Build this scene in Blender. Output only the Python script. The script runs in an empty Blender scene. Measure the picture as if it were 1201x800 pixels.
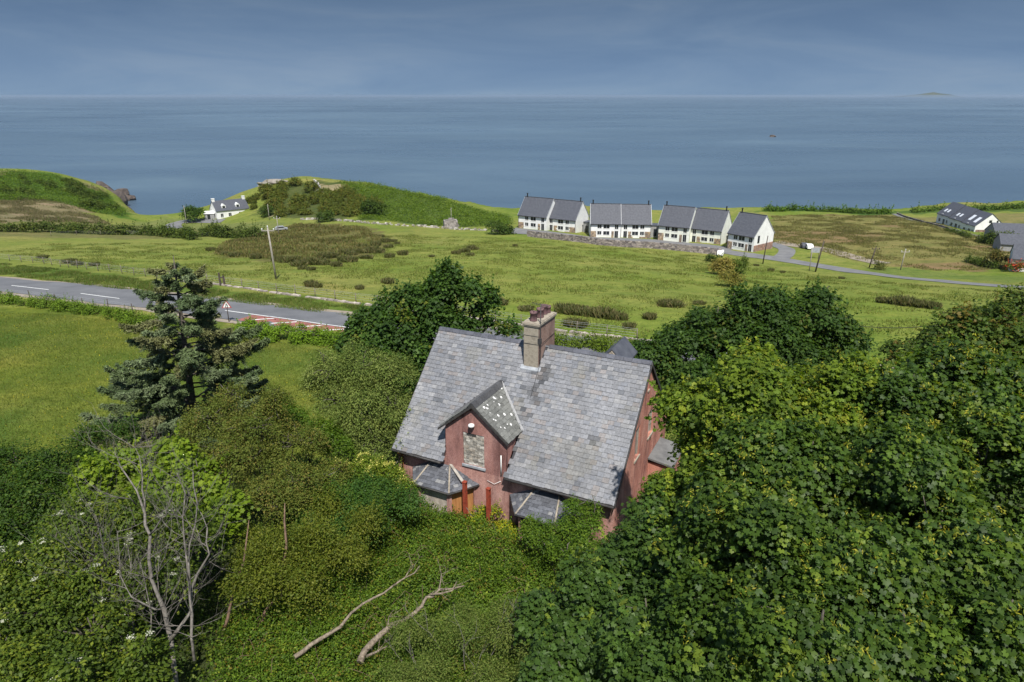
import bpy, math, random
import numpy as np
from mathutils import Vector, Matrix
from mathutils.geometry import tessellate_polygon
R = math.radians
random.seed(5)
rng = np.random.default_rng(11)
SC = bpy.context.scene
COL = SC.collection

# ------------------------------------------------------------------ camera
F = 800.0
PITCH = math.atan(288 / F)
CAM = np.array([0, 0, 20.2])
cd = bpy.data.cameras.new('camera')
cam = bpy.data.objects.new('camera', cd); COL.objects.link(cam)
cam.location = CAM; cam.rotation_euler = (math.pi / 2 - PITCH, 0, 0)
cd.sensor_width = 36; cd.lens = 36 * F / 1201; cd.clip_start = 0.1; cd.clip_end = 150000
SC.camera = cam

def ray(u, v):
    x = (u - 600.5) / F; y = (400 - v) / F
    return np.array([x, math.cos(PITCH) + y * math.sin(PITCH), -math.sin(PITCH) + y * math.cos(PITCH)])
def atz(u, v, z): d = ray(u, v); return CAM + d * ((z - CAM[2]) / d[2])
def P(u, v, y): d = ray(u, v); return CAM + d * (y / d[1])      # world point at distance y along the survey ray

# ------------------------------------------------------------------ noise
def vnoise(x, y, s, seed=0):
    x = np.asarray(x, float) / s; y = np.asarray(y, float) / s
    xi = np.floor(x).astype(np.int64); yi = np.floor(y).astype(np.int64)
    fx = x - xi; fy = y - yi; fx = fx * fx * (3 - 2 * fx); fy = fy * fy * (3 - 2 * fy)
    def h(a, b):
        n = (a * 374761393 + b * 668265263 + seed * 974711) & 0x7fffffff
        n = ((n ^ (n >> 13)) * 1274126177) & 0x7fffffff
        return ((n ^ (n >> 16)) & 0xffff) / 65535.0
    return (h(xi, yi) * (1 - fx) + h(xi + 1, yi) * fx) * (1 - fy) + (h(xi, yi + 1) * (1 - fx) + h(xi + 1, yi + 1) * fx) * fy

# ------------------------------------------------------------------ terrain
ctl = [(1, 34, -1), (-5, 30, -1), (9, 30, -1), (0, 20, -.8), (-15, 20, -.6), (15, 18, -.8), (0, 8, 0), (-20, 10, 0), (25, 10, 0),
       (0, -40, 4), (-80, -20, 3), (80, -20, 3), (-60, 20, 0), (60, 25, -1.5), (8, 44, -1.1), (-10, 45, -1.2), (-330, 0, 2), (330, 0, 2),
       (-330, 150, -10), (330, 150, -15), (-300, 260, -14), (310, 290, -24), (24, 34, -1.3)]
for u, v, y in ((50, 480, 44.6), (0, 365, 71), (0, 335, 83), (400, 385, 65.8), (740, 412, 58.5), (200, 420, 55), (450, 350, 80), (450, 300, 130),
                (450, 270, 194), (0, 300, 125), (0, 272, 181), (250, 275, 193), (600, 275, 195), (870, 303, 163), (800, 330, 110), (1010, 350, 93.6),
                (1201, 345, 99), (1201, 333, 121), (1040, 323, 137), (1160, 275, 215), (1090, 268, 222), (1000, 250, 274), (900, 245, 285), (1190, 242, 285), (1060, 290, 176),
                (100, 262, 228), (100, 240, 270), (0, 240, 250), (0, 222, 278), (0, 198, 334), (80, 208, 324), (125, 222, 334), (150, 243, 322),
                (180, 262, 262), (180, 254, 301), (272, 256, 262), (220, 257, 262), (320, 213, 289), (400, 212, 291), (500, 230, 273), (590, 250, 249),
                (400, 262, 216), (520, 268, 208), (400, 236, 254), (300, 235, 275), (680, 262, 240), (770, 268, 235), (640, 300, 135), (200, 310, 115)):
    ctl.append(tuple(P(u, v, y)))
for u, v, z in ((608, 267.5, -17.8), (674, 274.6, -17.8), (692, 279, -17.8), (763, 279.5, -17.8), (771, 281, -17.8), (845, 289, -17.6), (852, 291, -17.5), (883, 296.6, -17.4), (902, 291, -17.5)):
    ctl.append(tuple(atz(u, v, z)))
ctl = np.array(ctl, float)
def _tps():
    s = 100.0; p = ctl[:, :2] / s; n = len(p)
    d = np.linalg.norm(p[:, None] - p[None], axis=2)
    K = np.where(d > 0, d * d * np.log(d + 1e-12), 0) + np.eye(n) * 0.003
    Q = np.hstack([np.ones((n, 1)), p]); A = np.zeros((n + 3, n + 3)); A[:n, :n] = K; A[:n, n:] = Q; A[n:, :n] = Q.T
    b = np.zeros(n + 3); b[:n] = ctl[:, 2]
    return np.linalg.solve(A, b), p, s
TW, TP, TS = _tps()
coast = np.array([P(*c)[:2] for c in ((-300, 195, 340), (0, 198, 340), (80, 208, 330), (125, 222, 338), (150, 242, 326), (163, 252, 306), (182, 254, 300), (215, 253, 300),
                  (250, 240, 300), (290, 220, 300), (330, 212, 296), (400, 211, 296), (500, 229, 279), (590, 249, 262), (685, 246, 285), (770, 250, 285), (900, 244, 290),
                  (1050, 249, 288), (1100, 243, 300), (1201, 240, 302), (1600, 240, 300))])
def zf(x, y):
    x = np.asarray(x, float); y = np.asarray(y, float); shp = np.broadcast(x, y).shape
    x = np.broadcast_to(x, shp).ravel(); y = np.broadcast_to(y, shp).ravel()
    yc = np.interp(x, coast[:, 0], coast[:, 1]) + 7 * (vnoise(x, x * 0, 14, 3) - .5) + 3 * (vnoise(x, x * 0, 4, 4) - .5)
    yy = np.minimum(y, yc); z = np.zeros(len(x))
    for i in range(0, len(x), 40000):
        q = np.stack([np.clip(x[i:i + 40000], -340, 340), yy[i:i + 40000]], 1) / TS
        d = np.linalg.norm(q[:, None] - TP[None], axis=2)
        K = np.where(d > 0, d * d * np.log(d + 1e-12), 0)
        z[i:i + 40000] = K @ TW[:-3] + TW[-3] + q @ TW[-2:]
    far = np.clip((yy - 60) / 150, 0, 1)
    z += (vnoise(x, yy, 9, 1) - .5) * (.12 + .5 * far) + (vnoise(x, yy, 3.1, 2) - .5) * .1
    over = np.maximum(0, y - yc)
    z -= over * 1.1 + np.where(over > 0, (vnoise(x, y, 5, 7) - .5) * np.minimum(over, 4) * 1.2, 0)
    return z.reshape(shp)
def z1(x, y): return float(zf(np.array([x]), np.array([y]))[0])
def gp(u, v):
    d = ray(u, v); ys = np.linspace(9, 460, 1800); pts = CAM + d[None] * (ys / d[1])[:, None]
    dz = pts[:, 2] - zf(pts[:, 0], pts[:, 1]); k = np.argmax(dz < 0)
    if dz[k] >= 0: k = len(ys) - 1
    t = dz[k - 1] / (dz[k - 1] - dz[k] + 1e-9); p = pts[k - 1] * (1 - t) + pts[k] * t
    return p
def gpoly(*uv): return np.array([gp(u, v)[:2] for u, v in uv])
def inpoly(x, y, poly):
    ins = np.zeros(np.shape(x), bool); n = len(poly)
    for i in range(n):
        x1, y1 = poly[i]; x2, y2 = poly[(i + 1) % n]
        c = ((y1 > y) != (y2 > y)) & (x < (x2 - x1) * (y - y1) / (y2 - y1 + 1e-12) + x1); ins ^= c
    return ins

# ------------------------------------------------------------------ materials
MATS = {}
def nt(name):
    m = bpy.data.materials.new(name); m.use_nodes = True; t = m.node_tree; t.nodes.clear(); MATS[name] = m
    o = t.nodes.new('ShaderNodeOutputMaterial'); return m, t, o
def N(t, typ, **kw):
    n = t.nodes.new('ShaderNode' + typ)
    for k, v in kw.items():
        if k[0] == '_': setattr(n, k[1:], v)
        else: n.inputs[k.replace('_', ' ')].default_value = v
    return n
def noise(t, scale, detail=4, rough=.55, stretch=None, dist=0):
    co = N(t, 'TexCoord'); mp = N(t, 'Mapping'); t.links.new(co.outputs['Object'], mp.inputs['Vector'])
    if stretch: mp.inputs['Scale'].default_value = stretch
    n = N(t, 'TexNoise', Scale=scale, Detail=detail, Roughness=rough, Distortion=dist); t.links.new(mp.outputs[0], n.inputs['Vector']); return n
def ramp(t, fac, stops):
    r = N(t, 'ValToRGB'); e = r.color_ramp.elements
    while len(e) < len(stops): e.new(.5)
    for i, (p, c) in enumerate(stops): e[i].position = p; e[i].color = (*c, 1) if len(c) == 3 else c
    t.links.new(fac, r.inputs['Fac']); return r
def mix(t, a, b, fac, typ='MIX'):
    m = N(t, 'Mix', _data_type='RGBA', _blend_type=typ)
    for s, v in ((6, a), (7, b)):
        if hasattr(v, 'is_output'): t.links.new(v, m.inputs[s])
        else: m.inputs[s].default_value = (*v, 1)
    if hasattr(fac, 'is_output'): t.links.new(fac, m.inputs[0])
    else: m.inputs[0].default_value = fac
    return m.outputs[2]
def bump(t, h, strength, dist=.02):
    b = N(t, 'Bump', Strength=strength, Distance=dist); t.links.new(h, b.inputs['Height']); return b.outputs[0]
def surf(name, c1, c2, scale=3, rough=.85, bscale=None, bstr=.4, c3=None, metal=0, spec=.3, stretch=None, bdist=.02, detail=5):
    m, t, o = nt(name); p = N(t, 'BsdfPrincipled', Roughness=rough, Metallic=metal); p.inputs['Specular IOR Level'].default_value = spec
    n = noise(t, scale, detail, .6, stretch)
    st = [(.3, c1), (.7, c2)] if c3 is None else [(.3, c1), (.5, c2), (.68, c3)]
    r = ramp(t, n.outputs['Fac'], st); t.links.new(r.outputs[0], p.inputs['Base Color'])
    if bscale:
        b = noise(t, bscale, 4); t.links.new(bump(t, b.outputs['Fac'], bstr, bdist), p.inputs['Normal'])
    t.links.new(p.outputs[0], o.inputs[0]); return m
def attr_mat(name, rough=.8, nscale=8, lo=.75, hi=1.2, bscale=None, bstr=.3, spec=.3, bdist=.01):
    m, t, o = nt(name); p = N(t, 'BsdfPrincipled', Roughness=rough); p.inputs['Specular IOR Level'].default_value = spec
    a = N(t, 'Attribute', _attribute_name='Col'); n = noise(t, nscale, 5, .65)
    r = ramp(t, n.outputs['Fac'], [(.3, (lo,) * 3), (.7, (hi,) * 3)])
    t.links.new(mix(t, a.outputs['Color'], r.outputs[0], 1, 'MULTIPLY'), p.inputs['Base Color'])
    if bscale: t.links.new(bump(t, noise(t, bscale, 4).outputs['Fac'], bstr, bdist), p.inputs['Normal'])
    t.links.new(p.outputs[0], o.inputs[0]); return m
def leaf_mat(name, rough=.45, spec=.35, trans=.28, tcol=(1.7, 1.75, .4)):
    m, t, o = nt(name); p = N(t, 'BsdfPrincipled', Roughness=rough); p.inputs['Specular IOR Level'].default_value = spec
    a = N(t, 'Attribute', _attribute_name='Col'); t.links.new(a.outputs['Color'], p.inputs['Base Color'])
    tr = N(t, 'BsdfTranslucent'); t.links.new(mix(t, a.outputs['Color'], tcol, 1, 'MULTIPLY'), tr.inputs['Color'])
    ms = N(t, 'MixShader'); ms.inputs[0].default_value = trans
    t.links.new(p.outputs[0], ms.inputs[1]); t.links.new(tr.outputs[0], ms.inputs[2]); t.links.new(ms.outputs[0], o.inputs[0]); return m

M = {}
M['leaf'] = leaf_mat('leaf', .55, .18, .38)
M['leaf_gloss'] = leaf_mat('leaf_gloss', .5, .22, .35)
M['leaf_dull'] = leaf_mat('leaf_dull', .7, .15, .2)
M['needle'] = leaf_mat('needle', .6, .2, .08, (1, 1.2, .6))
M['grass_blade'] = leaf_mat('grass_blade', .6, .2, .3, (1.3, 1.4, .5))
M['bark'] = surf('bark', (.05, .04, .03), (.13, .115, .095), 6, .9, 20, .6)
M['dead_wood'] = surf('dead_wood', (.075, .066, .055), (.22, .2, .175), 7, .85, 30, .4)
M['fallen_wood'] = surf('fallen_wood', (.09, .07, .05), (.3, .245, .185), 9, .85, 22, .9, None, 0, .2, (1, 1, 1), .05)
M['red_bark'] = surf('red_bark', (.1, .06, .04), (.2, .13, .09), 6, .85, 30, .4)
def ground_mat():
    m, t, o = nt('pasture_ground'); p = N(t, 'BsdfPrincipled', Roughness=.95); p.inputs['Specular IOR Level'].default_value = .1
    a = N(t, 'Attribute', _attribute_name='Col')
    n1 = noise(t, .9, 6, .7); n2 = noise(t, .12, 5, .65, (1, 1.6, 1), .6); n3 = noise(t, 5, 3, .7)
    r1 = ramp(t, n1.outputs['Fac'], [(.28, (.62, .68, .55)), (.5, (1, 1, 1)), (.75, (1.35, 1.25, 1.2))])
    r2 = ramp(t, n2.outputs['Fac'], [(.32, (.72, .82, .7)), (.5, (1, 1, 1)), (.66, (1.22, 1.08, 1.25))])
    r3 = ramp(t, n3.outputs['Fac'], [(.3, (.75, .78, .7)), (.7, (1.2, 1.18, 1.15))])
    c = mix(t, a.outputs['Color'], r1.outputs[0], 1, 'MULTIPLY'); c = mix(t, c, r2.outputs[0], 1, 'MULTIPLY'); c = mix(t, c, r3.outputs[0], 1, 'MULTIPLY')
    t.links.new(c, p.inputs['Base Color']); t.links.new(bump(t, n3.outputs['Fac'], .7, .12), p.inputs['Normal'])
    t.links.new(p.outputs[0], o.inputs[0]); return m
M['ground'] = ground_mat()
def pebble(name, cols, bscale=45, bstr=.6, course=False):
    m, t, o = nt(name); p = N(t, 'BsdfPrincipled', Roughness=.92); p.inputs['Specular IOR Level'].default_value = .15
    n1 = noise(t, 1.3, 6, .7, (1, 1, .55)); n2 = noise(t, 30, 3, .6); n3 = noise(t, .8, 5, .7, (2.2, 2.2, .35))
    r = ramp(t, n1.outputs['Fac'], [(.3, cols[0]), (.48, cols[1]), (.68, cols[2])])
    r2 = ramp(t, n2.outputs['Fac'], [(.3, (.7, .68, .68)), (.7, (1.25, 1.25, 1.25))])
    r3 = ramp(t, n3.outputs['Fac'], [(.33, (.42, .4, .43)), (.47, (.85, .84, .86)), (.6, (1.08, 1.06, 1.05))])
    c = mix(t, r.outputs[0], r2.outputs[0], 1, 'MULTIPLY'); c = mix(t, c, r3.outputs[0], .9, 'MULTIPLY')
    b = noise(t, bscale, 3); nrm = bump(t, b.outputs['Fac'], bstr, .02)
    t.links.new(c, p.inputs['Base Color']); t.links.new(nrm, p.inputs['Normal']); t.links.new(p.outputs[0], o.inputs[0]); return m
M['pink'] = pebble('pink_render', ((.27, .135, .115), (.39, .215, .18), (.5, .31, .27)))
M['brick_red'] = pebble('red_brick_render', ((.2, .1, .085), (.31, .16, .138), (.4, .23, .2)))
M['gable_red'] = pebble('gable_brick', ((.35, .15, .11), (.45, .21, .155), (.54, .3, .235)))
M['chim'] = pebble('weathered_stack', ((.2, .13, .1), (.27, .185, .15), (.33, .265, .22)), 25, .5)
M['slate'] = attr_mat('slate', .6, 9, .7, 1.25, 50, .35, .35)
M['stone'] = attr_mat('rubble_stone', .9, 5, .6, 1.3, 9, .7, .15, .08)
M['plain'] = attr_mat('painted', .6, 3, .9, 1.08)
M['deck'] = surf('roof_underlay', (.03, .03, .035), (.05, .05, .055), 3)
M['blocks'] = pebble('blockwork', ((.22, .19, .16), (.36, .32, .27), (.5, .47, .43)), 18, .6)
M['cement'] = surf('cement', (.2, .17, .13), (.33, .29, .23), 3, .9, 25, .4, (.22, .19, .15))
M['lead'] = surf('lead_flashing', (.2, .21, .23), (.36, .38, .4), 4, .55)
M['old_lead'] = surf('old_lead', (.1, .1, .1), (.17, .17, .165), 2, .7)
M['pot'] = surf('clay_pot', (.09, .05, .055), (.17, .1, .1), 5, .8)
M['rust'] = surf('red_oxide_steel', (.13, .022, .014), (.27, .052, .028), 3, .6, 30, .15, (.12, .035, .02))
M['orange_ply'] = surf('orange_plywood', (.26, .115, .04), (.42, .2, .075), 2, .8, None, 0, None, 0, .2, (6, 6, .6))
M['dark'] = surf('dark_glass', (.012, .014, .017), (.03, .034, .04), 2, .15, spec=.5)
M['gutter'] = surf('black_gutter', (.03, .03, .032), (.07, .065, .06), 5, .6)
M['white_paint'] = surf('white_paint', (.6, .6, .58), (.8, .8, .78), 4, .7)
M['white_render'] = surf('white_render', (.62, .62, .6), (.78, .78, .76), .8, .85, 20, .1)
M['cream_render'] = surf('cream_render', (.62, .63, .54), (.76, .77, .68), .8, .85, 20, .1)
M['far_slate'] = surf('dark_slate', (.05, .053, .066), (.085, .09, .105), 2.2, .6, 10, .2)
M['grey_board'] = surf('grey_cladding', (.2, .2, .2), (.33, .33, .32), 2, .8)
M['asphalt'] = surf('asphalt', (.105, .107, .114), (.15, .152, .158), .35, .9, 40, .3, None, 0, .2)
M['pale_tarmac'] = surf('pale_tarmac', (.12, .12, .125), (.18, .178, .175), .4, .9, 30, .2)
M['verge_grit'] = surf('verge_grit', (.19, .155, .115), (.3, .255, .2), .8, .95)
M['road_paint'] = surf('road_paint', (.6, .6, .58), (.8, .8, .78), 3, .7)
M['red_paint'] = surf('red_surfacing', (.19, .07, .06), (.3, .12, .1), 1.5, .85)
M['pole'] = surf('pole_wood', (.2, .18, .15), (.36, .33, .29), 3, .85)
M['fence_wood'] = surf('fence_wood', (.1, .085, .065), (.2, .17, .14), 3, .9)
M['pole_dark'] = surf('dark_pole', (.045, .035, .03), (.09, .07, .06), 3, .85)
M['galv'] = surf('galvanised', (.3, .31, .32), (.45, .46, .47), 4, .5, metal=.4)
M['rock'] = surf('sea_rock', (.04, .033, .03), (.14, .11, .09), .25, .9, 1.2, .8, bdist=.4)
M['pale_rock'] = surf('pale_rock', (.14, .125, .1), (.3, .275, .235), .4, .9, 2, .6, bdist=.2)
M['red'] = surf('red_sign', (.3, .03, .03), (.38, .05, .05), 3, .5)
M['black'] = surf('black', (.015, .015, .015), (.03, .03, .03), 3, .6)
M['tyre'] = surf('tyre', (.02, .02, .02), (.04, .04, .04), 3, .9)
M['island'] = surf('island', (.05, .07, .06), (.09, .1, .08), .001, .95)

# ------------------------------------------------------------------ object helpers
def tag(o, label=None, cat=None, group=None, kind=None):
    if label: o['label'] = label
    if cat: o['category'] = cat
    if group: o['group'] = group
    if kind: o['kind'] = kind
    return o
def thing(name, label, cat, loc, rz=0, group=None):
    o = bpy.data.objects.new(name, None); COL.objects.link(o); o.location = loc; o.rotation_euler = (0, 0, rz); o.empty_display_size = .3
    return tag(o, label, cat, group)
def link(name, me, mats, parent=None, smooth=False):
    for m in (mats if isinstance(mats, (list, tuple)) else [mats]): me.materials.append(M[m])
    o = bpy.data.objects.new(name, me); COL.objects.link(o)
    if parent is not None: o.parent = parent
    return o
class MB:
    def __init__(s, off=(0, 0, 0)): s.v = []; s.f = []; s.c = []; s.mi = []; s.off = off; s.sm = []
    def face(s, idx, col=(1, 1, 1), mi=0, sm=False): s.f.append(tuple(idx)); s.c.append(col); s.mi.append(mi); s.sm.append(sm)
    def quad(s, a, b, c, d, col=(1, 1, 1), mi=0):
        n = len(s.v); s.v += [tuple(a), tuple(b), tuple(c), tuple(d)]; s.face((n, n + 1, n + 2, n + 3), col, mi)
    def poly(s, pts, col=(1, 1, 1), mi=0):
        n = len(s.v); s.v += [tuple(p) for p in pts]; s.face(range(n, n + len(pts)), col, mi)
    def hexa(s, p, col=(1, 1, 1), mi=0):     # p: 4 bottom (ccw), 4 top
        n = len(s.v); s.v += [tuple(q) for q in p]
        for f in ((3, 2, 1, 0), (4, 5, 6, 7), (0, 1, 5, 4), (1, 2, 6, 5), (2, 3, 7, 6), (3, 0, 4, 7)): s.face([n + i for i in f], col, mi)
    def box(s, x0, x1, y0, y1, z0, z1, col=(1, 1, 1), mi=0):
        s.hexa([(x0, y0, z0), (x1, y0, z0), (x1, y1, z0), (x0, y1, z0), (x0, y0, z1), (x1, y0, z1), (x1, y1, z1), (x0, y1, z1)], col, mi)
    def prism(s, poly, d, col=(1, 1, 1), mi=0):   # extrude a polygon by vector d
        n = len(s.v); k = len(poly); s.v += [tuple(p) for p in poly] + [tuple(np.add(p, d)) for p in poly]
        s.face(range(n, n + k), col, mi); s.face(range(n + 2 * k - 1, n + k - 1, -1), col, mi)
        for i in range(k): j = (i + 1) % k; s.face((n + j, n + i, n + k + i, n + k + j), col, mi)
    def tube(s, pts, rad, sides=6, col=(1, 1, 1), mi=0, cap=True):
        pts = [np.array(p, float) for p in pts]; n0 = len(s.v); K = len(pts)
        if not hasattr(rad, '__len__'): rad = [rad] * K
        ref = None
        for i, p in enumerate(pts):
            d = pts[min(i + 1, K - 1)] - pts[max(i - 1, 0)]; d /= np.linalg.norm(d) + 1e-9
            if ref is None: ref = np.array([1., 0, 0]) if abs(d[0]) < .8 else np.array([0, 1., 0])
            a = np.cross(d, ref); a /= np.linalg.norm(a) + 1e-9; b = np.cross(d, a); ref = np.cross(a, d) * -1 if False else ref
            for k in range(sides):
                t = 2 * math.pi * k / sides; s.v.append(tuple(p + rad[i] * (a * math.cos(t) + b * math.sin(t))))
        for i in range(K - 1):
            for k in range(sides):
                k2 = (k + 1) % sides; s.face((n0 + i * sides + k, n0 + i * sides + k2, n0 + (i + 1) * sides + k2, n0 + (i + 1) * sides + k), col, mi, True)
        if cap:
            s.face([n0 + k for k in range(sides)][::-1], col, mi); s.face([n0 + (K - 1) * sides + k for k in range(sides)], col, mi)
    def lathe(s, c, prof, sides=12, col=(1, 1, 1), mi=0):
        n0 = len(s.v)
        for r, z in prof:
            for k in range(sides): t = 2 * math.pi * k / sides; s.v.append((c[0] + r * math.cos(t), c[1] + r * math.sin(t), c[2] + z))
        for i in range(len(prof) - 1):
            for k in range(sides): k2 = (k + 1) % sides; s.face((n0 + i * sides + k, n0 + i * sides + k2, n0 + (i + 1) * sides + k2, n0 + (i + 1) * sides + k), col, mi, True)
        s.face([n0 + k for k in range(sides)][::-1], col, mi); s.face([n0 + (len(prof) - 1) * sides + k for k in range(sides)], col, mi)
    def wall(s, outline, holes, to3, depth, col=(1, 1, 1), mi=0):   # flat wall with real openings and reveals; to3(a,b,d) maps to 3-D
        polys = [[Vector((a, b, 0)) for a, b in outline]] + [[Vector((a, b, 0)) for a, b in h] for h in holes]
        flat = [p for q in polys for p in q]
        for tri in tessellate_polygon(polys):
            pts = [flat[i] if isinstance(i, int) else i for i in tri]; n = len(s.v); s.v += [tuple(to3(p.x, p.y, 0)) for p in pts]; s.face((n, n + 1, n + 2), col, mi)
        for h in holes:
            for i in range(len(h)):
                a = h[i]; b = h[(i + 1) % len(h)]; s.quad(to3(*a, 0), to3(*b, 0), to3(*b, depth), to3(*a, depth), col, mi)
    def mesh(s, name):
        me = bpy.data.meshes.new(name); ox, oy, oz = s.off
        me.from_pydata([(x - ox, y - oy, z - oz) for x, y, z in s.v], [], s.f)
        me.polygons.foreach_set('material_index', s.mi); me.polygons.foreach_set('use_smooth', s.sm)
        a = me.color_attributes.new('Col', 'FLOAT_COLOR', 'CORNER'); ln = np.array([len(f) for f in s.f])
        a.data.foreach_set('color', np.repeat(np.hstack([np.array(s.c, float), np.ones((len(s.f), 1))]), ln, axis=0).ravel()); me.update(); return me
    def build(s, name, mats, parent=None): return link(name, s.mesh(name), mats, parent)

def np_mesh(name, V, Fc, C):      # big quad meshes straight from arrays
    me = bpy.data.meshes.new(name); nf = len(Fc); k = Fc.shape[1]
    me.vertices.add(len(V)); me.vertices.foreach_set('co', V.astype(np.float32).ravel())
    me.loops.add(nf * k); me.loops.foreach_set('vertex_index', Fc.astype(np.int32).ravel())
    me.polygons.add(nf); me.polygons.foreach_set('loop_start', np.arange(0, nf * k, k, dtype=np.int32))
    me.update(calc_edges=True)
    a = me.color_attributes.new('Col', 'FLOAT_COLOR', 'POINT')
    a.data.foreach_set('color', np.hstack([C, np.ones((len(C), 1))]).astype(np.float32).ravel()); return me

def polar(l, deg): return (l * math.cos(R(deg)), l * math.sin(R(deg)))
def lobed_tpl():
    v = [(.0, 0, 0)]
    for a, l in ((-150, .54), (-82, .66), (-27, .74), (27, .74), (82, .66), (150, .54)): v.append((*polar(l, a), .05))
    for a, l, z in ((-115, .78, -.08), (-54, .95, -.12), (0, 1.0, -.18), (54, .95, -.12), (115, .78, -.08)): v.append((*polar(l, a), z))
    v = np.array(v); v[:, 0] -= .25
    return v * .56, np.array([(0, 1 + i, 7 + i, 2 + i) for i in range(5)])
T_LOBED = lobed_tpl()
T_LEAF = (np.array([(-.5, 0, 0), (0, -.3, .07), (.5, 0, -.06), (0, .3, .07)]), np.array([(0, 1, 2, 3)]))
T_LONG = (np.array([(-.5, 0, 0), (-.05, -.17, .05), (.5, 0, -.1), (-.05, .17, .05)]), np.array([(0, 1, 2, 3)]))
T_BLADE = (np.array([(0, -.06, 0), (0, .06, 0), (.6, .045, .05), (.6, -.045, .05), (1, 0.005, .22), (1, -.005, .22)]), np.array([(0, 1, 2, 3), (3, 2, 4, 5)]))
T_KEY = (np.array([(-.5, 0, 0), (0, -.16, 0), (.5, 0, 0), (0, .16, 0)]), np.array([(0, 1, 2, 3)]))
T_TRI = (np.array([(-.5, -.2, 0), (-.1, -.42, .1), (.55, 0, -.1), (-.1, .42, .1)]), np.array([(0, 1, 2, 3)]))

def nrm(a): return a / (np.linalg.norm(a, axis=-1, keepdims=True) + 1e-9)
def leaves_mesh(name, pos, normal, axis, size, col, tpl):
    tv, tf = tpl; n = len(pos); k = len(tv)
    ax = nrm(axis - normal * np.sum(axis * normal, 1, keepdims=True)); side = np.cross(normal, ax)
    V = pos[:, None] + size[:, None, None] * (tv[None, :, 0:1] * ax[:, None] + tv[None, :, 1:2] * side[:, None] + tv[None, :, 2:3] * normal[:, None])
    Fc = (tf[None] + (np.arange(n) * k)[:, None, None]).reshape(-1, 4)
    return np_mesh(name, V.reshape(-1, 3), Fc, np.repeat(col, k, axis=0))
def pick_cols(cols, n):
    w = np.array([c[3] if len(c) > 3 else 1 for c in cols], float); return np.array([c[:3] for c in cols])[rng.choice(len(cols), n, p=w / w.sum())]
def rdir(n): return nrm(rng.normal(size=(n, 3)))
def clusters(lobes, nC, low=-.45, shell=.16, sq=.9, bough=None, sep=3.1):
    C = np.array([l[0] for l in lobes]); r = np.array([l[1] for l in lobes]) * LOBE; out = []; outn = []; tot = 0
    rb0 = bough or max(.3, .33 * float(np.median(r))); area = float(np.sum(4 * np.pi * r ** 2)) * .5; nB = int(max(12, area / (rb0 * rb0 * sep)))
    B = []; BD = []
    while sum(len(b) for b in B) < nB:
        i = rng.choice(len(r), nB, p=r ** 2 / np.sum(r ** 2)); d = rdir(nB); rad = 1.02 - np.abs(rng.normal(0, shell * 1.3, nB)) + rng.uniform(-.16, .2, nB)
        p = C[i] + d * (r[i] * rad)[:, None] * np.array([1, 1, sq]) - d * rb0 * .6; ok = d[:, 2] > low
        dist = np.linalg.norm(p[:, None] - C[None], axis=2) / r[None]; dist[np.arange(nB), i] = 9; ok &= dist.min(1) > .62
        B.append(p[ok]); BD.append(d[ok])
    B = np.vstack(B); BD = np.vstack(BD); rb = rb0 * rng.uniform(.5, 1.5, len(B))
    while tot < nC:
        i = rng.choice(len(B), nC, p=rb ** 2 / np.sum(rb ** 2)); e = nrm(rdir(nC) + BD[i] * .55 + np.array([0, 0, .45])); rad = 1.03 - np.abs(rng.normal(0, .13, nC))
        p = B[i] + e * (rb[i] * rad)[:, None] * np.array([1, 1, .72]); out.append(p); outn.append(nrm(e + BD[i] * .6)); tot += nC
    return np.vstack(out)[:nC], np.vstack(outn)[:nC]
LOBE = .9
WARM = np.array([1.6, 1.42, .66])
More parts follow.
